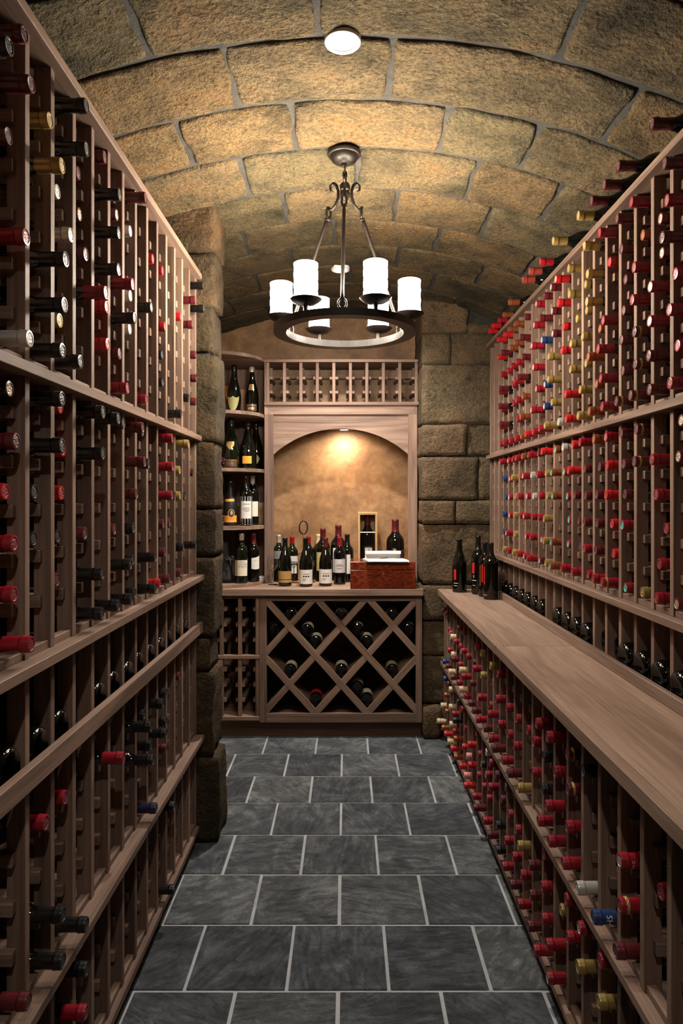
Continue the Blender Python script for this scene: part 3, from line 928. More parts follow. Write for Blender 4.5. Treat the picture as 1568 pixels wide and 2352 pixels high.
# ------------------------------------------------------------------ arched hutch with cubbies above
Y_H = 4.335
hx0, hx1 = -0.520, 0.451
hu = thing('arched_hutch', 'walnut hutch with an arched niche and a row of bottle cubbies on top', 'cabinet', ((hx0 + hx1) / 2, 4.45, ZC))
fz0, fz1 = ZC, 2.025
fw = 0.058
jamb = 0.082
box('stile', (hx0, hx0 + fw + 0.0), (Y_H, Y_H + 0.024), (fz0, fz1 - fw), 'walnut', hu, 0.001, 'z')
box('stile', (hx1 - fw, hx1), (Y_H, Y_H + 0.024), (fz0, fz1 - fw), 'walnut', hu, 0.001, 'z')


def mitre(name, poly, mat, y0, y1):
    v = [(x, y, z) for y in (y0, y1) for x, z in poly]
    c = Vector((sum(q[0] for q in v) / len(v), (y0 + y1) / 2, sum(q[2] for q in v) / len(v)))
    n = len(poly)
    f = [tuple(range(n)), tuple(range(2 * n - 1, n - 1, -1))] + [(i, n + i, n + (i + 1) % n, (i + 1) % n) for i in range(n)]
    return obj(name, new_mesh(name, [Vector(q) - c for q in v], f, [mat]), hu, c)


mitre('head_rail', [(hx0, fz1), (hx0 + fw, fz1 - fw), (hx1 - fw, fz1 - fw), (hx1, fz1)], 'walnut_x', Y_H, Y_H + 0.024)
mitre('stile_mitre', [(hx0, fz1 - fw), (hx0 + fw, fz1 - fw), (hx0, fz1)], 'walnut_z', Y_H + 0.0002, Y_H + 0.024)
mitre('stile_mitre', [(hx1, fz1 - fw), (hx1, fz1), (hx1 - fw, fz1 - fw)], 'walnut_z', Y_H + 0.0002, Y_H + 0.024)
# arch panel
ax0, ax1 = hx0 + fw, hx1 - fw
acx = (ax0 + ax1) / 2
hw = (ax1 - ax0) / 2
zs, rise = 1.714, 0.164
R_ = (hw * hw + rise * rise) / (2 * rise)
NP = 40
pv, pf = [], []
for y in (Y_H + 0.010, Y_H + 0.022):
    for i in range(NP + 1):
        x = ax0 + 2 * hw * i / NP
        za = zs + rise - R_ + math.sqrt(R_ * R_ - (x - acx) ** 2)
        pv += [(x, y, za), (x, y, fz1 - fw)]
b_ = 2 * (NP + 1)
for i in range(NP):
    a = 2 * i
    pf += [(a, a + 2, a + 3, a + 1), (b_ + a, b_ + a + 1, b_ + a + 3, b_ + a + 2), (a, b_ + a, b_ + a + 2, a + 2)]
obj('arch_panel', new_mesh('arch_panel', [(x - acx, y - Y_H, z - 1.8) for x, y, z in pv], pf, ['walnut_x']), hu, (acx, Y_H, 1.8))
# niche linings
box('niche_side', (hx0, hx0 + 0.018), (Y_H + 0.024, 4.597), (ZC, fz1), 'walnut', hu, 0, 'z')
box('niche_side', (hx1 - 0.018, hx1), (Y_H + 0.024, 4.597), (ZC, fz1), 'walnut', hu, 0, 'z')
box('niche_soffit', (hx0 + 0.018, hx1 - 0.018), (Y_H + 0.024, 4.597), (1.890, 1.906), 'walnut', hu, 0, 'x')
# cubbies
box('ledge_board', (hx0 + 0.0, hx1 + 0.008), (Y_H - 0.012, 4.597), (fz1, 2.045), 'walnut', hu, 0.001, 'x')
box('top_board', (hx0 - 0.002, hx1 + 0.004), (Y_H - 0.008, 4.597), (2.298, 2.316), 'walnut', hu, 0.001, 'x')
NCB = 9
cw = (hx1 - 0.006 - (hx0 + 0.022)) / NCB
for i in range(NCB + 1):
    x = hx0 + 0.022 + cw * i
    box('divider', (x - 0.0095, x + 0.0095), (Y_H, Y_H + 0.022), (2.045, 2.298), 'walnut', hu, 0.001, 'z')
    box('back_divider', (x - 0.0095, x + 0.0095), (4.53, 4.55), (2.045, 2.298), 'walnut', hu, 0, 'z')
    for z in (2.203, 2.113):
        a = 0.0095 if i == 0 else 0.027
        b = 0.0095 if i == NCB else 0.027
        box('bottle_rail', (x - a, x + b), (Y_H + 0.030, 4.56), (z - 0.0085, z + 0.0085), 'walnut', hu, 0.0008, 'y')
box('back_rail', (hx0 + 0.03, hx1 - 0.02), (4.55, 4.562), (2.232, 2.262), 'walnut', hu, 0, 'x')
box('side_post', (hx0 - 0.0, hx0 + 0.0115), (Y_H, 4.597), (2.045, 2.298), 'walnut', hu, 0.0008, 'z')

# puck light under the niche soffit
pk = thing('puck_light', 'small round puck light hidden at the top of the arched niche', 'light', (acx + 0.02, 4.42, 1.890))
obj('housing', lathe_mesh('housing', [(0, 0), (0.032, 0), (0.034, -0.012), (0.026, -0.014)], ['white_trim'], 20), pk, (acx + 0.02, 4.42, 1.890))
obj('lens', lathe_mesh('lens', [(0.026, -0.0135), (0, -0.0135)], ['lens_on'], 20), pk, (acx + 0.02, 4.42, 1.890))
ld = bpy.data.lights.new('niche_lamp', 'SPOT')
ld.energy = NICHE_WATTS
ld.spot_size = math.radians(150)
ld.spot_blend = 0.9
ld.shadow_soft_size = 0.03
ld.color = (1.0, 0.80, 0.56)
lo = bpy.data.objects.new('niche_lamp', ld)
link(lo, pk, (acx + 0.02, 4.412, 1.872))
lo.rotation_euler = (math.radians(26), 0, 0)

# ------------------------------------------------------------------ corner shelves in the alcove
cs = thing('corner_shelf', 'walnut corner shelf unit with curved shelves left of the arched hutch', 'shelf', (-0.68, 4.4, ZC))
sx0, sx1, syb = -0.815, hx0 - 0.002, 4.58
arc = []
for i in range(15):
    t = i / 14 * PI / 2
    arc.append((sx0 - 0.02 + (sx1 - sx0 + 0.02) * math.cos(t), 4.337 - 0.272 * math.sin(t)))
SH = [(ZC + 0.0005, 0.914), (1.243, 1.264), (1.596, 1.617), (1.944, 1.965), (2.296, 2.316)]
for z0, z1 in SH:
    v, f = prism([(sx0, syb), (sx1, syb)] + arc, 0, z1 - z0)
    v = [(x + 0.66, y - 4.35, z) for x, y, z in v]
    obj('shelf_board', new_mesh('shelf_board', v, f, ['walnut_x']), cs, (-0.66, 4.35, z0))
nb = 4
for i in range(nb):
    a = sx0 + 0.012 + (sx1 - sx0 - 0.012) * i / nb
    b = sx0 + 0.012 + (sx1 - sx0 - 0.012) * (i + 1) / nb
    box('back_plank', (a + 0.0006, b - 0.0006), (4.581, 4.595), (ZC + 0.001, 2.312), 'walnut', cs, 0.001, 'z')
box('side_panel', (sx0 - 0.034, sx0 - 0.022), (4.07, 4.58), (ZC + 0.001, 2.312), 'walnut', cs, 0, 'z')

# ================================================================== STANDING BOTTLES
def bordeaux(h=0.300, r=0.0378):
    k = h / 0.300
    q = r / 0.0378
    return [(0, 0.004 * k), (0.026 * q, 0.003), (0.034 * q, 0.0), (0.0370 * q, 0.003), (r, 0.010), (r, 0.190 * k), (0.0365 * q, 0.203 * k), (0.0315 * q, 0.216 * k), (0.0235 * q, 0.227 * k),
            (0.0175 * q, 0.236 * k), (0.0150 * q, 0.248 * k), (0.0142 * q, 0.285 * k), (0.0150 * q, 0.287 * k), (0.0150 * q, 0.297 * k), (0.0135 * q, h), (0, h)]


def burgundy(h=0.295, r=0.0405):
    k = h / 0.295
    q = r / 0.0405
    return [(0, 0.004), (0.030 * q, 0.003), (0.037 * q, 0.0), (0.0395 * q, 0.003), (r, 0.010), (r, 0.130 * k), (0.0395 * q, 0.150 * k), (0.0355 * q, 0.172 * k), (0.0295 * q, 0.194 * k), (0.0225 * q, 0.216 * k),
            (0.0170 * q, 0.236 * k), (0.0150 * q, 0.250 * k), (0.0143 * q, 0.278 * k), (0.0155 * q, 0.281 * k), (0.0155 * q, 0.291 * k), (0.0140 * q, h), (0, h)]


def champagne(h=0.320, r=0.0445):
    k = h / 0.320
    q = r / 0.0445
    return [(0, 0.004), (0.034 * q, 0.003), (0.041 * q, 0.0), (0.0435 * q, 0.004), (r, 0.012), (r, 0.115 * k), (0.0430 * q, 0.138 * k), (0.0385 * q, 0.165 * k), (0.0315 * q, 0.192 * k), (0.0235 * q, 0.222 * k),
            (0.0180 * q, 0.250 * k), (0.0160 * q, 0.275 * k), (0.0158 * q, 0.294 * k), (0.0180 * q, 0.298 * k), (0.0188 * q, 0.304 * k), (0.0172 * q, 0.308 * k), (0.0160 * q, 0.316 * k), (0.010 * q, h), (0, h)]


def prof_r(prof, z):
    """outer radius of a profile at height z"""
    pts = prof[3:]
    for (r0, z0), (r1, z1) in zip(pts[:-1], pts[1:]):
        if z0 <= z <= z1 and z1 > z0:
            return r0 + (r1 - r0) * (z - z0) / (z1 - z0)
    return pts[0][0]


def patch(name, prof, z0, z1, a0, a1, mat, parent, base, lift=0.0006, shape=None, nz_=4):
    """curved label: angles in degrees, 0 faces the camera (-Y), positive turns to +X"""
    na = 14
    V, F = [], []
    for j in range(nz_ + 1):
        for i in range(na + 1):
            u, w = i / na, j / nz_
            if shape:
                zz0, zz1 = shape(u)
            else:
                zz0, zz1 = z0, z1
            z = zz0 + (zz1 - zz0) * w
            a = math.radians(a0 + (a1 - a0) * u)
            r = prof_r(prof, z) + lift
            V.append((r * math.sin(a), -r * math.cos(a), z))
    for j in range(nz_):
        for i in range(na):
            q = j * (na + 1) + i
            F.append((q, q + 1, q + na + 2, q + na + 1))
    return obj(name, new_mesh(name, V, F, [mat], True), parent, base)


def text_mesh(txt, size):
    cu = bpy.data.curves.new('lettering', 'FONT')
    cu.body = txt
    cu.size = size
    cu.align_x = 'CENTER'
    cu.resolution_u = 2
    to = bpy.data.objects.new('lettering', cu)
    COL.objects.link(to)
    dg = bpy.context.evaluated_depsgraph_get()
    me = bpy.data.meshes.new_from_object(to.evaluated_get(dg))
    bpy.data.objects.remove(to)
    bpy.data.curves.remove(cu)
    return me


def curved_text(txt, size, prof, z, ang, mat, parent, base, lift=0.0011):
    me = text_mesh(txt, size)
    for v in me.vertices:
        zz = z + v.co.y
        r = prof_r(prof, zz) + lift
        a = math.radians(ang) + v.co.x / r
        v.co = (r * math.sin(a), -r * math.cos(a), zz)
    me.materials.clear()
    me.materials.append(MATS[mat])
    return obj('lettering', me, parent, base)


def bottle(name, prof, loc, label, glass='bottle_glass', cap=None, cap_z=None, labels=(), texts=(), group=None, cat='wine bottle', capmat=None):
    me = lathe_mesh(name, prof, [glass], 26)
    o = obj(name, me, None, loc)
    tag(o, label, cat, group)
    if cap:
        pts = [p for p in prof[3:] if p[1] > cap_z + 0.001]
        cp = [(prof_r(prof, cap_z) + 0.0008, cap_z)] + [(r + 0.0008 if r > 0 else 0, z + (0.0006 if z > prof[-1][1] - 0.002 else 0)) for r, z in pts]
        obj('foil_capsule', lathe_mesh('foil_capsule', cp, [cap], 22), o, loc)
    parts = []
    for L_ in labels:
        parts.append(patch(L_.get('name', 'paper_label'), prof, L_['z'][0], L_['z'][1], L_['a'][0], L_['a'][1], L_['m'], o if L_.get('on') is None else parts[L_['on']], loc,
                           L_.get('lift', 0.0006), L_.get('shape')))
    for tx in texts:
        curved_text(tx[0], tx[1], prof, tx[2], tx[3], tx[4], parts[tx[5]] if len(tx) > 5 else o, loc)
    return o


# --- on the back counter
GC = 'bottles standing on the back counter'
BU, BO = burgundy(), bordeaux()
bottle('burgundy_bottle', BU, (-0.377, 4.205, ZC), 'dark sloping-shouldered bottle with a plain gold label beside the wine glass', cap='foil_k', cap_z=0.225, group=GC,
       labels=[dict(z=(0.024, 0.094), a=(-74, 74), m='label_gold'), dict(z=(0.040, 0.0435), a=(-74, 74), m='ink', on=0, lift=0.001, name='stripe')])
for x, y, cp, lb in ((-0.2475, 4.186, 'green_glass', 'green-necked bottle with cream label and three dark marks, in front of iron carrier'),
                     (-0.128, 4.215, 'foil_m', 'brown-capped bottle with cream label and three dark marks, beside the red-capped bottle')):
    bottle('burgundy_bottle', BU, (x, y, ZC), lb, glass='champagne_glass', cap=cp, cap_z=0.240, group=GC,
           labels=[dict(z=(0.018, 0.104), a=(-78, 78), m='paper')] + [dict(z=(0.060, 0.068), a=(a, a + 15), m='ink', on=0, lift=0.0011, name='print_mark') for a in (-22, -2, 18)] +
           [dict(z=(z_, z_ + 0.0028), a=(a_, b_), m='ink_grey', on=0, lift=0.0011, name='print_line') for z_, a_, b_ in ((0.077, -22, 34), (0.046, -26, 8), (0.038, -26, 0))])
bottle('bordeaux_bottle', bordeaux(0.296), (-0.042, 4.302, ZC), 'red-capped bottle with a grey-white label next to the humidor box', cap='foil_R', cap_z=0.240, group=GC,
       labels=[dict(z=(0.073, 0.158), a=(-72, 72), m='label_grey')] + [dict(z=(z_, z_ + 0.0035), a=(a_, -a_), m='ink_grey', on=0, lift=0.0011, name='print_line') for z_, a_ in ((0.122, -26), (0.114, -40), (0.098, -24))])
bottle('bordeaux_bottle', bordeaux(0.306, 0.040), (0.006, 4.42, ZC), 'black-capped bottle with narrow white label half hidden by red-capped bottle', cap='foil_k', cap_z=0.240, group=GC,
       labels=[dict(z=(0.055, 0.178), a=(-6, 30), m='paper')])
bottle('magnum_bottle', bordeaux(0.362, 0.0515), (-0.052, 4.50, ZC), 'tall red-capped magnum standing at the back of the niche', cap='foil_m', cap_z=0.293, group=GC,
       labels=[dict(z=(0.055, 0.215), a=(-42, 30), m='paper')])
bottle('bordeaux_bottle', bordeaux(0.342, 0.0455), (-0.152, 4.45, ZC), 'burgundy-capped bottle with a pale yellow label behind the cream labels', cap='foil_m', cap_z=0.285, group=GC,
       labels=[dict(z=(0.070, 0.190), a=(-62, 40), m='label_yellow')])
bottle('bordeaux_bottle', bordeaux(0.300, 0.036), (-0.186, 4.535, ZC), 'pale green-capped bottle tucked behind the yellow-labelled one', glass='green_glass', cap='foil_c', cap_z=0.240, group=GC)
bottle('bordeaux_bottle', bordeaux(0.302), (-0.438, 4.43, ZC), 'white-capped bottle against the left side of the niche', glass='green_glass', cap='top_s', cap_z=0.252, group=GC,
       labels=[dict(z=(0.15, 0.20), a=(-50, 80), m='ink_grey')])

# wrought iron bottle carrier with two bottles in it
ic = (-0.296, 4.40, ZC)
car = thing('bottle_carrier', 'wrought iron bottle carrier with scrolls and a tall ring handle', 'bottle carrier', ic)
ring = [(ic[0] + 0.094 * math.cos(t), ic[1] + 0.075 * math.sin(t), ZC + 0.010) for t in [2 * PI * i / 32 for i in range(32)]]
tube('base_ring', ring, 0.005, 'copper', car, 6, True, ic)
ring = [(ic[0] + 0.094 * math.cos(t), ic[1] + 0.075 * math.sin(t), ZC + 0.135) for t in [2 * PI * i / 32 for i in range(32)]]
tube('rim_ring', ring, 0.003, 'wrought_iron', car, 6, True, ic)
v, f = prism([(ic[0] + 0.090 * math.cos(t), ic[1] + 0.070 * math.sin(t)) for t in [2 * PI * i / 24 for i in range(24)]], ZC + 0.0005, ZC + 0.006)
obj('base_plate', new_mesh('base_plate', [Vector(q) - Vector(ic) for q in v], f, ['copper']), car, ic)
for i in range(8):
    t = 2 * PI * (i + 0.5) / 8
    x, y = ic[0] + 0.094 * math.cos(t), ic[1] + 0.075 * math.sin(t)
    tube('post', [(x, y, ZC + 0.010), (x, y, ZC + 0.135)], 0.0028, 'wrought_iron', car, 6)
    sp = []
    for j in range(20):
        u = j / 19 * 2.6 * PI
        rr_ = 0.017 * (1 - j / 26)
        sp.append((x + rr_ * math.cos(u) * -math.sin(t), y + rr_ * math.cos(u) * math.cos(t), ZC + 0.108 + rr_ * math.sin(u)))
    tube('scroll', sp, 0.0022, 'wrought_iron', car, 5)
tube('handle_post', [(ic[0] + 0.021, ic[1] - 0.02, ZC + 0.006), (ic[0] + 0.021, ic[1] - 0.02, ZC + 0.31)], 0.004, 'wrought_iron', car, 8)
hr = [(ic[0] + 0.021 + 0.0255 * math.cos(t), ic[1] - 0.02 + 0.006 * math.cos(t), ZC + 0.352 + 0.042 * math.sin(t)) for t in [2 * PI * i / 32 for i in range(32)]]
tube('ring_handle', hr, 0.0045, 'wrought_iron', car, 8, True, (ic[0] + 0.021, ic[1] - 0.02, ZC + 0.352))
for sg in (-1, 1):
    tube('brace', [(ic[0] + 0.021, ic[1] - 0.02, ZC + 0.20), (ic[0] + 0.021 + sg * 0.05, ic[1], ZC + 0.165), (ic[0] + sg * 0.093, ic[1], ZC + 0.135)], 0.0025, 'wrought_iron', car, 6)
bottle('bordeaux_bottle', bordeaux(0.286), (-0.350, 4.415, ZC + 0.0065), 'red-capped bottle standing in the left of the iron carrier', glass='green_glass', cap='foil_R', cap_z=0.240, group=GC,
       labels=[dict(z=(0.050, 0.105), a=(-20, 55), m='paper'), dict(z=(0.115, 0.162), a=(-25, 75), m='label_grey')])
bottle('bordeaux_bottle', bordeaux(0.286), (-0.245, 4.43, ZC + 0.0065), 'crimson-capped bottle standing in the iron carrier behind a cream label', cap='foil_R', cap_z=0.240, group=GC)

# wine glass
GP = [(0, 0.0030), (0.010, 0.0032), (0.031, 0.0012), (0.0315, 0.0), (0.0305, -0.0), ]
gp = [(0, 0.0), (0.0315, 0.0), (0.0315, 0.0012), (0.018, 0.0030), (0.006, 0.0055), (0.0037, 0.012), (0.0033, 0.060), (0.0040, 0.078), (0.0085, 0.086), (0.0200, 0.096), (0.0290, 0.112), (0.0322, 0.128), (0.0315, 0.146),
      (0.0285, 0.168), (0.0258, 0.187), (0.0250, 0.187), (0.0277, 0.168), (0.0307, 0.146), (0.0314, 0.128), (0.0282, 0.113), (0.0194, 0.0975), (0.0080, 0.0885), (0, 0.0860)]
wg = obj('wine_glass', lathe_mesh('wine_glass', gp, ['clear_glass'], 28), None, (-0.459, 4.262, ZC + 0.0003))
tag(wg, 'clear stemmed wine glass at the left end of the back counter', 'wine glass')

# boxed bottle
bx = thing('wooden_wine_box', 'narrow pine presentation box holding a bottle behind a clear front', 'box', (0.138, 4.46, ZC))
x0, x1, y0, y1, zt = 0.076, 0.200, 4.405, 4.515, 1.344
box('side', (x0, x0 + 0.013), (y0, y1), (ZC, zt), 'pine', bx, 0.0008)
box('side', (x1 - 0.013, x1), (y0, y1), (ZC, zt), 'pine', bx, 0.0008)
tpb = box('top', (x0 + 0.013, x1 - 0.013), (y0, y1), (zt - 0.016, zt), 'pine', bx, 0.0008)
box('bottom', (x0 + 0.013, x1 - 0.013), (y0, y1), (ZC, ZC + 0.014), 'pine', bx, 0.0008)
box('back', (x0 + 0.013, x1 - 0.013), (y1 - 0.006, y1), (ZC + 0.014, zt - 0.016), 'pine', bx, 0, 'z')
box('cross_bar', (x0 + 0.013, x1 - 0.013), (y0 + 0.004, y0 + 0.012), (1.212, 1.218), 'paper_white', bx)
box('clear_front', (x0 + 0.013, x1 - 0.013), (y0 + 0.003, y0 + 0.0045), (ZC + 0.014, zt - 0.016), 'clear_pane', bx)
box('script_mark', (0.110, 0.166), (y0 - 0.0006, y0 - 0.0001), (zt - 0.0095, zt - 0.0065), 'ink_red', tpb)
bottle('bordeaux_bottle', bordeaux(0.425, 0.0475), (0.138, 4.465, ZC + 0.0145), 'large dark bottle inside the pine presentation box', cap='foil_m', cap_z=0.350, group=GC,
       labels=[dict(z=(0.085, 0.205), a=(-22, 38), m='paper'), dict(z=(0.185, 0.198), a=(5, 14), m='label_gold', on=0, lift=0.0011, name='crest')])
bottle('magnum_bottle', bordeaux(0.402, 0.0575), (0.318, 4.43, ZC), 'big round-shouldered magnum with a brown label at the right of the niche', cap='foil_m', cap_z=0.322, group=GC,
       labels=[dict(z=(0.070, 0.205), a=(-80, 80), m='label_brown'), dict(z=(0.199, 0.203), a=(-80, 80), m='top_s', on=0, lift=0.0011, name='silver_line'), dict(z=(0.190, 0.214), a=(-18, 2), m='label_gold', on=0, lift=0.0015, name='crest')])

# humidor with notebook and pen
hb = thing('humidor', 'glossy red burl wood humidor box on the back counter', 'box', (0.217, 4.18, ZC))
hx0_, hx1_, hy0, hy1 = 0.024, 0.410, 4.052, 4.30
body = box('body', (hx0_, hx1_), (hy0, hy1), (ZC + 0.0003, ZC + 0.113), 'burl', hb, 0.002)
box('lid', (hx0_, hx1_), (hy0, hy1), (ZC + 0.1138, ZC + 0.162), 'burl', hb, 0.003)
el = [(0.217 + 0.0055 * math.cos(t), hy0 - 0.0006, ZC + 0.092 + 0.0075 * math.sin(t)) for t in [2 * PI * i / 16 for i in range(16)]]
tube('keyhole_plate', el, 0.0016, 'brass', body, 6, True, (0.217, hy0 - 0.0006, ZC + 0.092))
ZH = ZC + 0.162


def sheet(path, x0, x1, th, skew=0.0, wav=0.0, seed=0.0, nx=16):
    """thin sheet: a (y, z) path swept along X"""
    V, F = [], []
    n = len(path)
    for i in range(nx + 1):
        u = i / nx
        x = x0 + (x1 - x0) * u
        for y, z in path:
            d = wav * nz(x, y, seed, 14.0)
            V.append((x + skew * (y - path[0][0]), y, z + d))
        for y, z in path:
            d = wav * nz(x, y, seed, 14.0)
            V.append((x + skew * (y - path[0][0]), y, z + d - th))
    m2 = 2 * n
    for i in range(nx):
        a, b = i * m2, (i + 1) * m2
        for j in range(n - 1):
            F.append((a + j, b + j, b + j + 1, a + j + 1))
            F.append((a + n + j, a + n + j + 1, b + n + j + 1, b + n + j))
        F.append((a, a + n, b + n, b))
        F.append((a + n - 1, b + n - 1, b + 2 * n - 1, a + 2 * n - 1))
    for a in (0, nx * m2):
        for j in range(n - 1):
            F.append((a + j, a + j + 1, a + n + j + 1, a + n + j))
    return V, F


nbk = thing('notebook', 'open white notebook with curled-over pages lying on the humidor', 'notebook', (0.25, 4.12, ZH))
base_n = Vector((0.25, 4.12, ZH))
pg = [(4.030, ZH + 0.004), (4.045, ZH + 0.009), (4.07, ZH + 0.011), (4.10, ZH + 0.012), (4.13, ZH + 0.012), (4.165, ZH + 0.010)]
v, f = sheet(pg, 0.130, 0.372, 0.006, -0.22, 0.004, 3.0)
obj('pages', new_mesh('pages', [Vector(q) - base_n for q in v], f, ['paper_white'], True), nbk, base_n)
pg = [(4.022, ZH + 0.0035), (4.045, ZH + 0.0042), (4.08, ZH + 0.0042), (4.165, ZH + 0.0040)]
v, f = sheet(pg, 0.122, 0.366, 0.003, -0.22, 0.001, 9.0)
obj('cover', new_mesh('cover', [Vector(q) - base_n for q in v], f, ['ink_grey'], True), nbk, base_n)
pg = []
for i in range(16):
    t = -PI / 2 + i / 15 * 1.35 * PI
    pg.append((4.150 + 0.030 * math.cos(t) + 0.004 * i / 15, ZH + 0.031 + 0.026 * math.sin(t)))
v, f = sheet(pg, 0.117, 0.330, 0.0018, 0.0, 0.0015, 5.0)
obj('curled_page', new_mesh('curled_page', [Vector(q) - base_n for q in v], f, ['paper_white'], True), nbk, base_n)
pn = thing('pen', 'slim brown pen lying across the open notebook', 'pen', (0.232, 4.075, ZH + 0.018))
tube('barrel', [(0.205, 4.058, ZH + 0.0190), (0.246, 4.105, ZH + 0.0205)], [0.0030, 0.0032], 'label_brown', pn, 8)
tube('tip', [(0.196, 4.048, ZH + 0.0186), (0.205, 4.058, ZH + 0.0190)], [0.0006, 0.0028], 'brass', pn, 8)

# --- the bottles on the right counter, lettered in red
GR = 'dark bottles standing on the right countertop'
bottle('burgundy_bottle', burgundy(0.302, 0.0415), (0.652, 3.935, Z_CT), 'black bottle with a red printed bar standing alone at the counter end', group=GR, cap='bottle_glass', cap_z=0.25,
       labels=[dict(z=(0.072, 0.132), a=(-58, -36), m='label_red', name='red_bar'), dict(z=(0.052, 0.0545), a=(-60, -20), m='ink_white', name='print_line'), dict(z=(0.038, 0.0405), a=(-56, -26), m='ink_white', name='print_line')])
bottle('bordeaux_bottle', bordeaux(0.326, 0.037), (0.742, 3.845, Z_CT), 'tall black bottle with a red bar and the number 3, nearest the stone wall', group=GR, cap='foil_k', cap_z=0.25,
       labels=[dict(z=(0.118, 0.178), a=(-72, -44), m='label_red', name='red_bar'), dict(z=(0.078, 0.081), a=(-74, -26), m='ink_white', name='print_line'), dict(z=(0.050, 0.0525), a=(-62, -36), m='ink_white', name='print_line')],
       texts=[('3', 0.020, 0.094, -52, 'ink_white')])
bottle('bordeaux_bottle', bordeaux(0.296, 0.036), (0.762, 3.755, Z_CT), 'black bottle with red script, second from the end of the trio', group=GR, cap='foil_k', cap_z=0.24,
       labels=[dict(z=(0.080, 0.178), a=(-40, -30), m='label_red', name='red_bar'), dict(z=(0.060, 0.170), a=(-58, -53), m='ink_red', name='script_line')])
bottle('bordeaux_bottle', bordeaux(0.300, 0.040), (0.772, 3.652, Z_CT), 'frontmost black bottle of the trio beside the display dividers', group=GR, cap='foil_k', cap_z=0.235,
       labels=[dict(z=(0.080, 0.175), a=(-72, -62), m='label_red', name='red_bar'), dict(z=(0.022, 0.026), a=(-85, -40), m='label_gold', name='print_line')])

# --- corner shelf contents
GS = 'bottles on the corner shelves'
CH = champagne()
s1, s2, s3, s4 = 1.9655, 1.6175, 1.2645, 0.9145
bottle('champagne_bottle', CH, (-0.716, 4.36, s1), 'champagne bottle with an olive shield label on the top curved shelf', glass='champagne_glass', cap='foil_k', cap_z=0.225, group=GS, cat='champagne bottle',
       labels=[dict(z=(0, 0), a=(-52, 52), m='label_olive', name='shield_label', shape=lambda u: (0.022 + 0.075 * abs(2 * u - 1) ** 2.2, 0.106 + 0.011 * (1 - abs(math.sin(2 * PI * u)))))])
bottle('champagne_bottle', champagne(0.322, 0.044), (-0.612, 4.43, s1), 'champagne bottle with silver foil and gilt label on the top curved shelf', glass='champagne_glass', cap='foil_w', cap_z=0.285, group=GS, cat='champagne bottle',
       labels=[dict(z=(0.165, 0.205), a=(-28, 28), m='label_gilt', name='neck_seal'), dict(z=(0.030, 0.075), a=(-50, 50), m='label_brown'), dict(z=(0.066, 0.070), a=(-46, 46), m='label_gilt', on=1, lift=0.0011, name='gilt_line'),
               dict(z=(0.040, 0.054), a=(-30, 30), m='label_gilt', on=1, lift=0.0011, name='gilt_line')])
bottle('champagne_bottle', champagne(0.318, 0.052), (-0.722, 4.29, s2), 'wide champagne bottle with a brown and gilt label on the second shelf', glass='green_glass', cap='foil_k', cap_z=0.285, group=GS, cat='champagne bottle',
       labels=[dict(z=(0.135, 0.175), a=(-32, 32), m='label_gilt', name='neck_seal', shape=lambda u: (0.118 + 0.030 * abs(2 * u - 1), 0.170)), dict(z=(0.012, 0.058), a=(-52, 52), m='label_brown'), dict(z=(0.053, 0.056), a=(-52, 52), m='label_gilt', on=1, lift=0.0011, name='gilt_line')],
       texts=[('KRUG', 0.018, 0.028, 0, 'label_gilt', 1)])
bottle('champagne_bottle', champagne(0.310, 0.044), (-0.745, 4.44, s2), 'dark champagne bottle hidden behind the gilt-labelled one on the second shelf', glass='champagne_glass', cap='foil_k', cap_z=0.285, group=GS, cat='champagne bottle')
bottle('champagne_bottle', champagne(0.300, 0.054), (-0.624, 4.34, s2), 'fat champagne bottle with an orange square label on the second shelf', glass='champagne_glass', cap='foil_k', cap_z=0.255, group=GS, cat='champagne bottle',
       labels=[dict(z=(0.035, 0.082), a=(-32, 32), m='label_orange')])
bottle('champagne_bottle', champagne(0.315, 0.047), (-0.592, 4.48, s2), 'champagne bottle with a small olive label at the back right of the second shelf', glass='champagne_glass', cap='foil_k', cap_z=0.285, group=GS, cat='champagne bottle',
       labels=[dict(z=(0, 0), a=(-20, 34), m='label_olive', name='shield_label', shape=lambda u: (0.040 + 0.03 * abs(2 * u - 1) ** 2, 0.10 - 0.02 * abs(2 * u - 1) ** 2))])
FP = burgundy(0.275, 0.044)
bottle('burgundy_bottle', FP, (-0.718, 4.235, s3), 'matte black bottle with an orange portrait label on the third shelf', glass='matte_bottle', cap='foil_k', cap_z=0.235, group=GS,
       labels=[dict(z=(0.022, 0.064), a=(-66, 66), m='label_orange'), dict(z=(0, 0), a=(-12, 44), m='label_gold', name='portrait_oval', shape=lambda u: (0.077 - 0.026 * math.sqrt(max(0, 1 - (2 * u - 1) ** 2)), 0.077 + 0.026 * math.sqrt(max(0, 1 - (2 * u - 1) ** 2))), lift=0.0011),
               dict(z=(0, 0), a=(-5, 37), m='ink', name='portrait_field', on=1, lift=0.0015, shape=lambda u: (0.077 - 0.021 * math.sqrt(max(0, 1 - (2 * u - 1) ** 2)), 0.077 + 0.021 * math.sqrt(max(0, 1 - (2 * u - 1) ** 2)))),
               dict(z=(0, 0), a=(8, 28), m='skin_tone', name='portrait_figure', on=1, lift=0.0019, shape=lambda u: (0.080 - 0.013 * math.sqrt(max(0, 1 - (2 * u - 1) ** 2)), 0.080 + 0.013 * math.sqrt(max(0, 1 - (2 * u - 1) ** 2)))),
               dict(z=(0.150, 0.166), a=(-44, 44), m='label_orange', name='neck_label')],
       texts=[('Faustino', 0.014, 0.040, 8, 'ink_red', 0)])
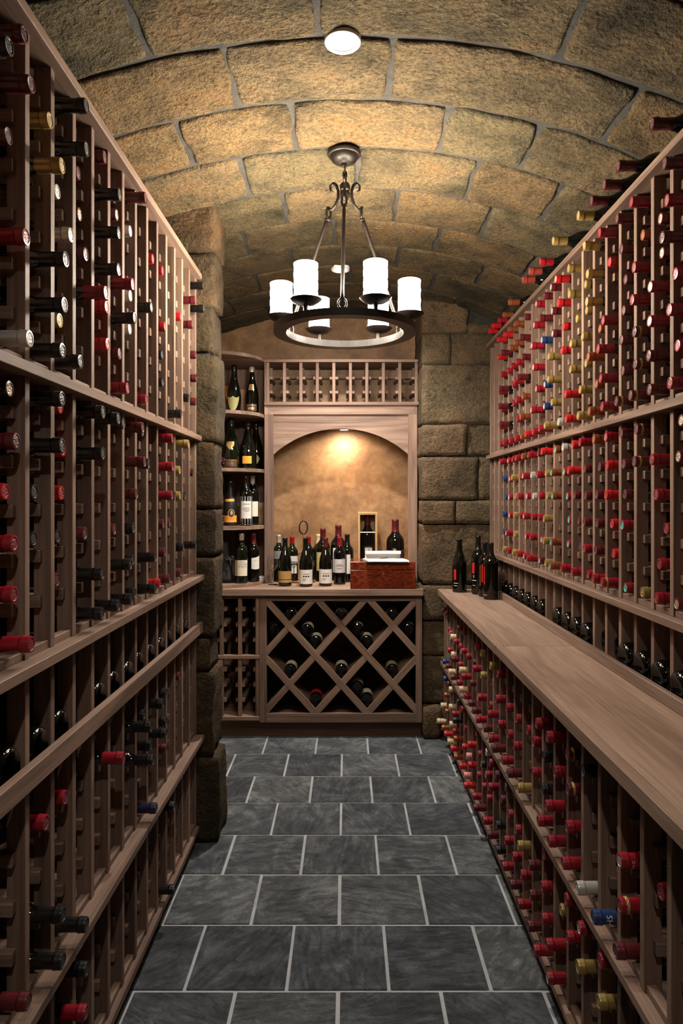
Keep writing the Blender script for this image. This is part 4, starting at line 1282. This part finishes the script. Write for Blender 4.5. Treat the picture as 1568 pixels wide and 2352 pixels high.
bottle('bordeaux_bottle', bordeaux(0.305, 0.0385), (-0.622, 4.235, s3), 'bottle wrapped in black and white netting with a white label on the third shelf', cap='foil_k', cap_z=0.24, group=GS,
       labels=[dict(z=(0.006, 0.182), a=(-180, 180), m='netting', name='netting'), dict(z=(0.045, 0.152), a=(-38, 62), m='paper', lift=0.0013)] + [dict(z=(z_, z_ + 0.004), a=(a_, b_), m='ink_grey', on=1, lift=0.0018, name='print_line') for z_, a_, b_ in ((0.132, -20, 46), (0.108, -14, 40), (0.098, -20, 46), (0.088, -6, 34))])
bottle('bordeaux_bottle', bordeaux(0.312, 0.0385), (-0.596, 4.345, s3), 'silver-capped bottle with a cream label behind the netted bottle', cap='foil_w', cap_z=0.262, group=GS,
       labels=[dict(z=(0.055, 0.150), a=(-60, 70), m='label_cream')])
bottle('bordeaux_bottle', bordeaux(0.302, 0.0385), (-0.643, 4.195, s4), 'silver-capped bottle with a large cream label on the lowest curved shelf', glass='green_glass', cap='foil_w', cap_z=0.262, group=GS,
       labels=[dict(z=(0.046, 0.142), a=(-70, 70), m='label_cream'), dict(z=(0.046, 0.142), a=(-40, -34), m='ink', on=0, lift=0.001, name='stripe')],
       texts=[('RIDGE', 0.0135, 0.126, 15, 'ink_grey', 0), ('CALIFORNIA', 0.0125, 0.112, 22, 'ink_grey', 0), ('GEYSERVILLE', 0.0125, 0.098, 24, 'ink_grey', 0)])
bottle('bordeaux_bottle', bordeaux(0.300, 0.0385), (-0.580, 4.265, s4), 'burgundy-capped bottle with a notched white label on the lowest curved shelf', cap='foil_m', cap_z=0.235, group=GS,
       labels=[dict(z=(0, 0), a=(-10, 74), m='paper', shape=lambda u: (0.083 - 0.004 * math.sin(PI * u), 0.150 + 0.014 * u ** 2))], texts=[('****', 0.012, 0.128, 30, 'ink_grey', 0)])
# boxes, grapes, bag
gb = thing('gift_box', 'orange cardboard gift box at the back of the top curved shelf', 'box', (-0.772, 4.50, s1))
box('body', (-0.812, -0.742), (4.47, 4.55), (s1, s1 + 0.135), 'pink_board', gb, 0.001)
box('lid', (-0.813, -0.741), (4.469, 4.551), (s1 + 0.085, s1 + 0.205), 'orange_board', gb, 0.001)
gb2 = thing('gift_box', 'slim pale pink box standing behind the shield-label champagne', 'box', (-0.675, 4.52, s1))
box('body', (-0.708, -0.650), (4.50, 4.555), (s1, s1 + 0.170), 'pink_board', gb2, 0.001)
box('lid', (-0.709, -0.649), (4.499, 4.556), (s1 + 0.150, s1 + 0.185), 'pink_board', gb2, 0.001)
wb = thing('wooden_case', 'pine wine case with dark lettering at the back of the third shelf', 'box', (-0.63, 4.53, s3))
wbb = box('body', (-0.745, -0.530), (4.505, 4.572), (s3, s3 + 0.142), 'pine', wb, 0.0015, 'x')
box('paper_band', (-0.600, -0.533), (4.5035, 4.5045), (s3 + 0.112, s3 + 0.142), 'label_grey', wb)
for tx, z, sz in (('DON', 0.082, 0.026),):
    me = text_mesh(tx, sz)
    for v_ in me.vertices:
        v_.co = (v_.co.x, 0, v_.co.y)
    me.materials.clear()
    me.materials.append(MATS['ink_red'])
    obj('lettering', me, wbb, (-0.560, 4.5042, s3 + z))
for nm, z, zz in (('bunch of purple grapes at the left end of the second curved shelf', s2, 1), ('bunch of purple grapes at the left end of the third curved shelf', s3, 2)):
    parts = []
    rg = random.Random(zz)
    sph_v, sph_f = lathe_data([(0, -0.0075), (0.0052, -0.0054), (0.0075, 0), (0.0052, 0.0054), (0, 0.0075)], 8)
    for i in range(46):
        a, h_ = rg.uniform(0, 6.28), rg.random()
        rr_ = 0.030 * math.sin(PI * (0.15 + 0.75 * h_)) * rg.uniform(0.55, 1)
        c = (rr_ * math.cos(a), rr_ * math.sin(a) * 0.8, 0.008 + 0.062 * h_)
        parts.append(([(x + c[0], y + c[1], zq + c[2]) for x, y, zq in sph_v], sph_f))
    V, F = merge(parts)
    g = thing('grape_bunch', nm, 'grapes', (-0.772, 4.17, z))
    obj('berries', new_mesh('berries', V, F, ['grape'], True), g, (-0.772, 4.17, z))
    tube('stem', [(-0.772, 4.17, z + 0.06), (-0.776, 4.172, z + 0.082), (-0.784, 4.172, z + 0.09)], 0.002, 'label_brown', g, 6)
bag = thing('gift_bag', 'black fabric gift bag with a bow leaning on the lowest curved shelf', 'bag', (-0.735, 4.22, s4))
V, F = [], []
for j in range(9):
    w = j / 8
    for i in range(16):
        t = 2 * PI * i / 16
        sq = lambda q: math.copysign(abs(q) ** 0.5, q)
        x = -0.735 - 0.012 + sq(math.cos(t)) * 0.050 * (1 - 0.25 * w) - 0.025 * w
        y = 4.22 + sq(math.sin(t)) * 0.042 * (1 - 0.45 * w) + 0.02 * w
        V.append((x + nz(x, y, w, 20) * 0.006 * w, y + nz(y, x, w, 22) * 0.006, s4 + 0.001 + 0.245 * w + nz(x, y, 3, 15) * 0.012 * w))
for j in range(8):
    for i in range(16):
        F.append((j * 16 + i, j * 16 + (i + 1) % 16, (j + 1) * 16 + (i + 1) % 16, (j + 1) * 16 + i))
F += [tuple(range(15, -1, -1)), tuple(128 + i for i in range(16))]
bo = Vector((-0.735, 4.22, s4))
obj('sack', new_mesh('sack', [Vector(q) - bo for q in V], F, ['black_fabric'], True), bag, bo)
bx_ = (-0.712, 4.176, s4 + 0.155)
for sg in (-1, 1):
    lp = [(bx_[0] + sg * 0.022 * math.sin(t), bx_[1] - 0.006 - 0.004 * math.sin(t), bx_[2] + 0.012 * math.sin(2 * t) * 0.9) for t in [PI * i / 12 for i in range(13)]]
    tube('bow_loop', lp, 0.003, 'black_ribbon', bag, 6)
tube('bow_tail', [(bx_[0], bx_[1] - 0.006, bx_[2]), (bx_[0] + 0.006, bx_[1] - 0.008, bx_[2] - 0.03), (bx_[0] + 0.002, bx_[1] - 0.006, bx_[2] - 0.055)], 0.003, 'black_ribbon', bag, 6)

cd = thing('card_stack', 'small stack of white cards in the corner of the lowest curved shelf', 'cards', (-0.545, 4.40, s4))
for i in range(3):
    c_ = box('card', (-0.572, -0.524), (4.36, 4.44), (s4 + 0.0003 + 0.006 * i, s4 + 0.0057 + 0.006 * i), 'paper_white' if i != 1 else 'ink_grey', cd, 0.0006)
    c_.rotation_euler = (0, 0, 0.05 * (i - 1))

# --- bottles in the diamond bins, bases outwards
lab_me = lathe_mesh('paper_label', [(0.0379, 0.030), (0.0379, 0.118)], ['label_cream'], 20)
labo_me = lathe_mesh('paper_label', [(0.0379, 0.030), (0.0379, 0.118)], ['label_olive'], 20)
labr_me = lathe_mesh('paper_label', [(0.0379, 0.034), (0.0379, 0.100)], ['label_red'], 20)
DB = [(-0.340, 0.724, 'kd', 1, 'top left'), (-0.030, 0.724, 'kd', 1, 'top middle'), (0.280, 0.724, 'kd', 1, 'top right'), (-0.4350, 0.640, 'kd', 1, 'upper left edge'), (-0.238, 0.635, 'kd', 1, 'upper left, higher'),
      (-0.185, 0.567, 'kd', 1, 'upper left, lower'), (0.067, 0.640, 'kd', 1, 'upper right, higher'), (0.125, 0.567, 'kd', 1, 'upper right, lower'), (0.378, 0.640, 'kd', 1, 'upper right edge'),
      (-0.340, 0.393, 'kd', 1, 'middle left'), (-0.030, 0.393, 'kd', 1, 'middle centre'), (0.280, 0.393, 'kd', 2, 'middle right'), (-0.185, 0.219, 'kd', 3, 'bottom left'), (0.067, 0.287, 'kd', 1, 'bottom right, higher'),
      (0.125, 0.219, 'kd', 1, 'bottom right, lower')]
for x, z, code, lb, where in DB:
    o = bpy.data.objects.new('wine_bottle', glass_me)
    link(o, None, (x, 4.108 + rb_.uniform(0, 0.03), z))
    o.rotation_euler = (Matrix.Rotation(-PI / 2, 4, 'X') @ Matrix.Rotation(rb_.uniform(0, 6), 4, 'Z')).to_euler()
    for nm, me in (('foil_capsule', capsule_mesh(code)),) + ((('paper_label', (None, lab_me, labo_me, labr_me)[lb]),) if lb else ()):
        c = bpy.data.objects.new(nm, me)
        COL.objects.link(c)
        c.parent = o
    tag(o, 'dark bottle, base outwards, in the %s diamond bin of the back cabinet' % where.replace(',', ' and'), 'wine bottle', 'bottles in the diamond bins')

# lettering on a few capsules near the camera
for key, txt, sz, x in ((('Rlow', -3, 0), 'S.1HS', 0.019, 0.262), (('Rlow', -4, 2), 'NE SIN C', 0.0085, 0.2740), (('Rlow', -4, 1), 'BE', 0.0075, 0.2835), (('Rlow', -5, 0), 'BE', 0.0075, 0.2835)):
    o = BOTTLES.get(key)
    if o is None:
        continue
    me = text_mesh(txt, sz)
    for v_ in me.vertices:
        a = v_.co.x / 0.0160
        zz = x + v_.co.y
        rr_ = 0.0162 if zz < 0.2805 else 0.0171
        v_.co = (rr_ * math.cos(a), rr_ * math.sin(a), zz)
    me.materials.clear()
    me.materials.append(MATS['ink_white' if 'BER' not in txt else 'label_brown'])
    o.rotation_euler = (Matrix.Rotation(-PI / 2, 4, 'Y') @ Matrix.Rotation(-2.2, 4, 'Z')).to_euler()
    c = bpy.data.objects.new('lettering', me)
    COL.objects.link(c)
    c.parent = o.children[0]

# ================================================================== CHANDELIER
CX, CY = -0.005, 2.47
chd = thing('chandelier', 'round iron chandelier with six glowing candle-shaped glass shades', 'chandelier', (CX, CY, 2.0))
zc0 = vz(CX) - 0.012
obj('canopy', lathe_mesh('canopy', [(0, 0.0), (0.060, 0.0), (0.0615, -0.006), (0.058, -0.012), (0.052, -0.014), (0.050, -0.020), (0.044, -0.030), (0.030, -0.038), (0.012, -0.041), (0.010, -0.050), (0, -0.050)], ['iron'], 32), chd, (CX - 0.003, CY, zc0))
zl = zc0 - 0.047
for i in range(3):
    lk = []
    for j in range(16):
        t = 2 * PI * j / 16
        a, b = 0.0065 * math.cos(t), 0.0145 * math.sin(t)
        lk.append((CX + (a if i % 2 else 0), CY + (0 if i % 2 else a), zl - 0.012 - 0.022 * i + b))
    tube('chain_link', lk, 0.0028, 'iron', chd, 6, True)
zh = 2.545
obj('hub', lathe_mesh('hub', [(0, 0.062), (0.006, 0.060), (0.0075, 0.045), (0.006, 0.034), (0.014, 0.026), (0.0185, 0.018), (0.0185, 0.002), (0.015, -0.002), (0.019, -0.010), (0.0185, -0.020), (0.012, -0.030), (0.006, -0.034), (0, -0.036)], ['iron'], 24), chd, (CX, CY, zh))
RR = 0.232
zr0, zr1 = 2.027, 2.052
RO, RI = 0.257, 0.212
rp = [(RI, zr0), (RO, zr0), (RO, zr1), (RI, zr1), (RI, zr0)]
v, f = lathe_data([(r, z - zr0) for r, z in rp], 72)
me = new_mesh('ring', v, f, ['iron'], False)
obj('ring', me, chd, (CX, CY, zr0))
for q, ang in enumerate((-92, 30, 150)):
    a = math.radians(ang)
    ux, uy = math.cos(a), math.sin(a)

    def P(r, z):
        return (CX + ux * r, CY + uy * r, z)
    # S-scroll hook on the hub
    sc = []
    for j in range(9):
        t = j / 8 * 1.25 * PI
        sc.append((0.036 - 0.013 * math.cos(PI * 0.75 - t) , zh + 0.020 + 0.013 * math.sin(PI * 0.75 - t) ))
    s_pts = [(0.052, zh + 0.008), (0.062, zh + 0.016), (0.061, zh + 0.030), (0.048, zh + 0.038), (0.036, zh + 0.028), (0.028, zh + 0.004), (0.029, zh - 0.020), (0.038, zh - 0.042), (0.054, zh - 0.056), (0.070, zh - 0.054), (0.075, zh - 0.042)]
    tube('scroll_hook', [P(r, z) for r, z in s_pts], [0.0026, 0.0042] + [0.0054] * 7 + [0.0045, 0.0028], 'iron', chd, 8)
    # eye of the rod
    top = (0.062, zh - 0.075)
    eye = []
    for j in range(14):
        t = 2 * PI * j / 14
        eye.append((CX + ux * (0.069 + 0.004 * math.cos(t)) - uy * 0.009 * math.cos(t), CY + uy * (0.069 + 0.004 * math.cos(t)) + ux * 0.009 * math.cos(t), zh - 0.066 + 0.020 * math.sin(t)))
    tube('rod_eye', eye, 0.0042, 'iron', chd, 6, True)
    n_ = 12
    r1, z1 = 0.236, zr1 + 0.034
    rod = []
    for j in range(n_ + 1):
        w = j / n_
        rod.append(P(0.074 + (r1 - 0.074) * w, zh - 0.084 + (z1 - zh + 0.084) * w))
    tube('rod', rod, 0.0066, 'iron', chd, 8)
    obj('rod_collar', lathe_mesh('rod_collar', [(0.004, -0.004), (0.0095, -0.003), (0.0105, 0), (0.0095, 0.003), (0.004, 0.004)], ['iron'], 14), chd, P(0.074, zh - 0.090))
    lp = []
    for j in range(16):
        t = 2 * PI * j / 16
        lp.append((CX + ux * 0.236 - uy * 0.014 * math.cos(t), CY + uy * 0.236 + ux * 0.014 * math.cos(t), zr1 + 0.018 + 0.017 * math.sin(t)))
    tube('ring_loop', lp, 0.0036, 'iron', chd, 6, True)
dish_me = lathe_mesh('dish', [(0, 0.0), (0.010, 0.001), (0.030, 0.005), (0.046, 0.014), (0.054, 0.022), (0.0525, 0.023), (0.044, 0.0165), (0.029, 0.008), (0, 0.004)], ['iron'], 28)
stem_me = lathe_mesh('stem', [(0.010, 0), (0.008, 0.006), (0.0085, 0.020), (0.010, 0.026)], ['iron'], 14)
sh = []
for i in range(13):
    sh.append((0.0400 + 0.0008 * math.sin(i * 1.7), 0.118 * i / 12))
shade_me = lathe_mesh('candle_shade', [(0.030, 0.0)] + sh + [(0.037, 0.1205), (0.035, 0.118), (0.034, 0.100)], ['shade_glass', 'shade_rim'], 32, lambda k: 1 if k >= 13 else 0)
bulb_me = lathe_mesh('bulb', [(0, 0.02), (0.010, 0.022), (0.013, 0.05), (0.008, 0.085), (0, 0.10)], ['bulb_glow'], 12)
for i in range(6):
    a = math.radians(60 * i - 4.0)
    x, y = CX + RR * math.cos(a), CY + RR * math.sin(a)
    obj('stem', stem_me, chd, (x, y, zr1 - 0.002))
    obj('dish', dish_me, chd, (x, y, 2.074))
    s = obj('candle_shade', shade_me, chd, (x, y, 2.096))
    obj('bulb', bulb_me, s, (x, y, 2.096))

# ================================================================== RECESSED LIGHTS
for (x, y, lens, w, lb) in ((-0.006, 0.02, 'lens_on', DOWNLIGHT_WATTS[0], 'round recessed downlight in the vault behind the viewer'),
                            (-0.010, 1.873, 'lens_dim', DOWNLIGHT_WATTS[1], 'round white recessed downlight in the vault nearest the viewer'),
                            (-0.032, 3.735, 'lens_on', DOWNLIGHT_WATTS[2], 'round glowing recessed downlight in the vault beyond the chandelier')):
    r = thing('recessed_light', lb, 'ceiling light', (x, y, vz(x) - 0.02), 'recessed vault downlights')
    z = vz(x) - 0.013
    obj('trim', lathe_mesh('trim', [(0.0385, 0.03), (0.0385, 0.0), (0.049, -0.001), (0.050, 0.002), (0.049, 0.035)], ['white_trim'], 32), r, (x, y, z))
    obj('lens', lathe_mesh('lens', [(0.0385, 0.0015), (0, 0.0015)], [lens], 32), r, (x, y, z))
    d = bpy.data.lights.new('downlight_lamp', 'SPOT')
    d.energy = w
    d.spot_size = math.radians(140)
    d.spot_blend = 0.8
    d.shadow_soft_size = 0.035
    d.color = (1.0, 0.94, 0.88)
    o = bpy.data.objects.new('downlight_lamp', d)
    link(o, r, (x, y, z - 0.012))
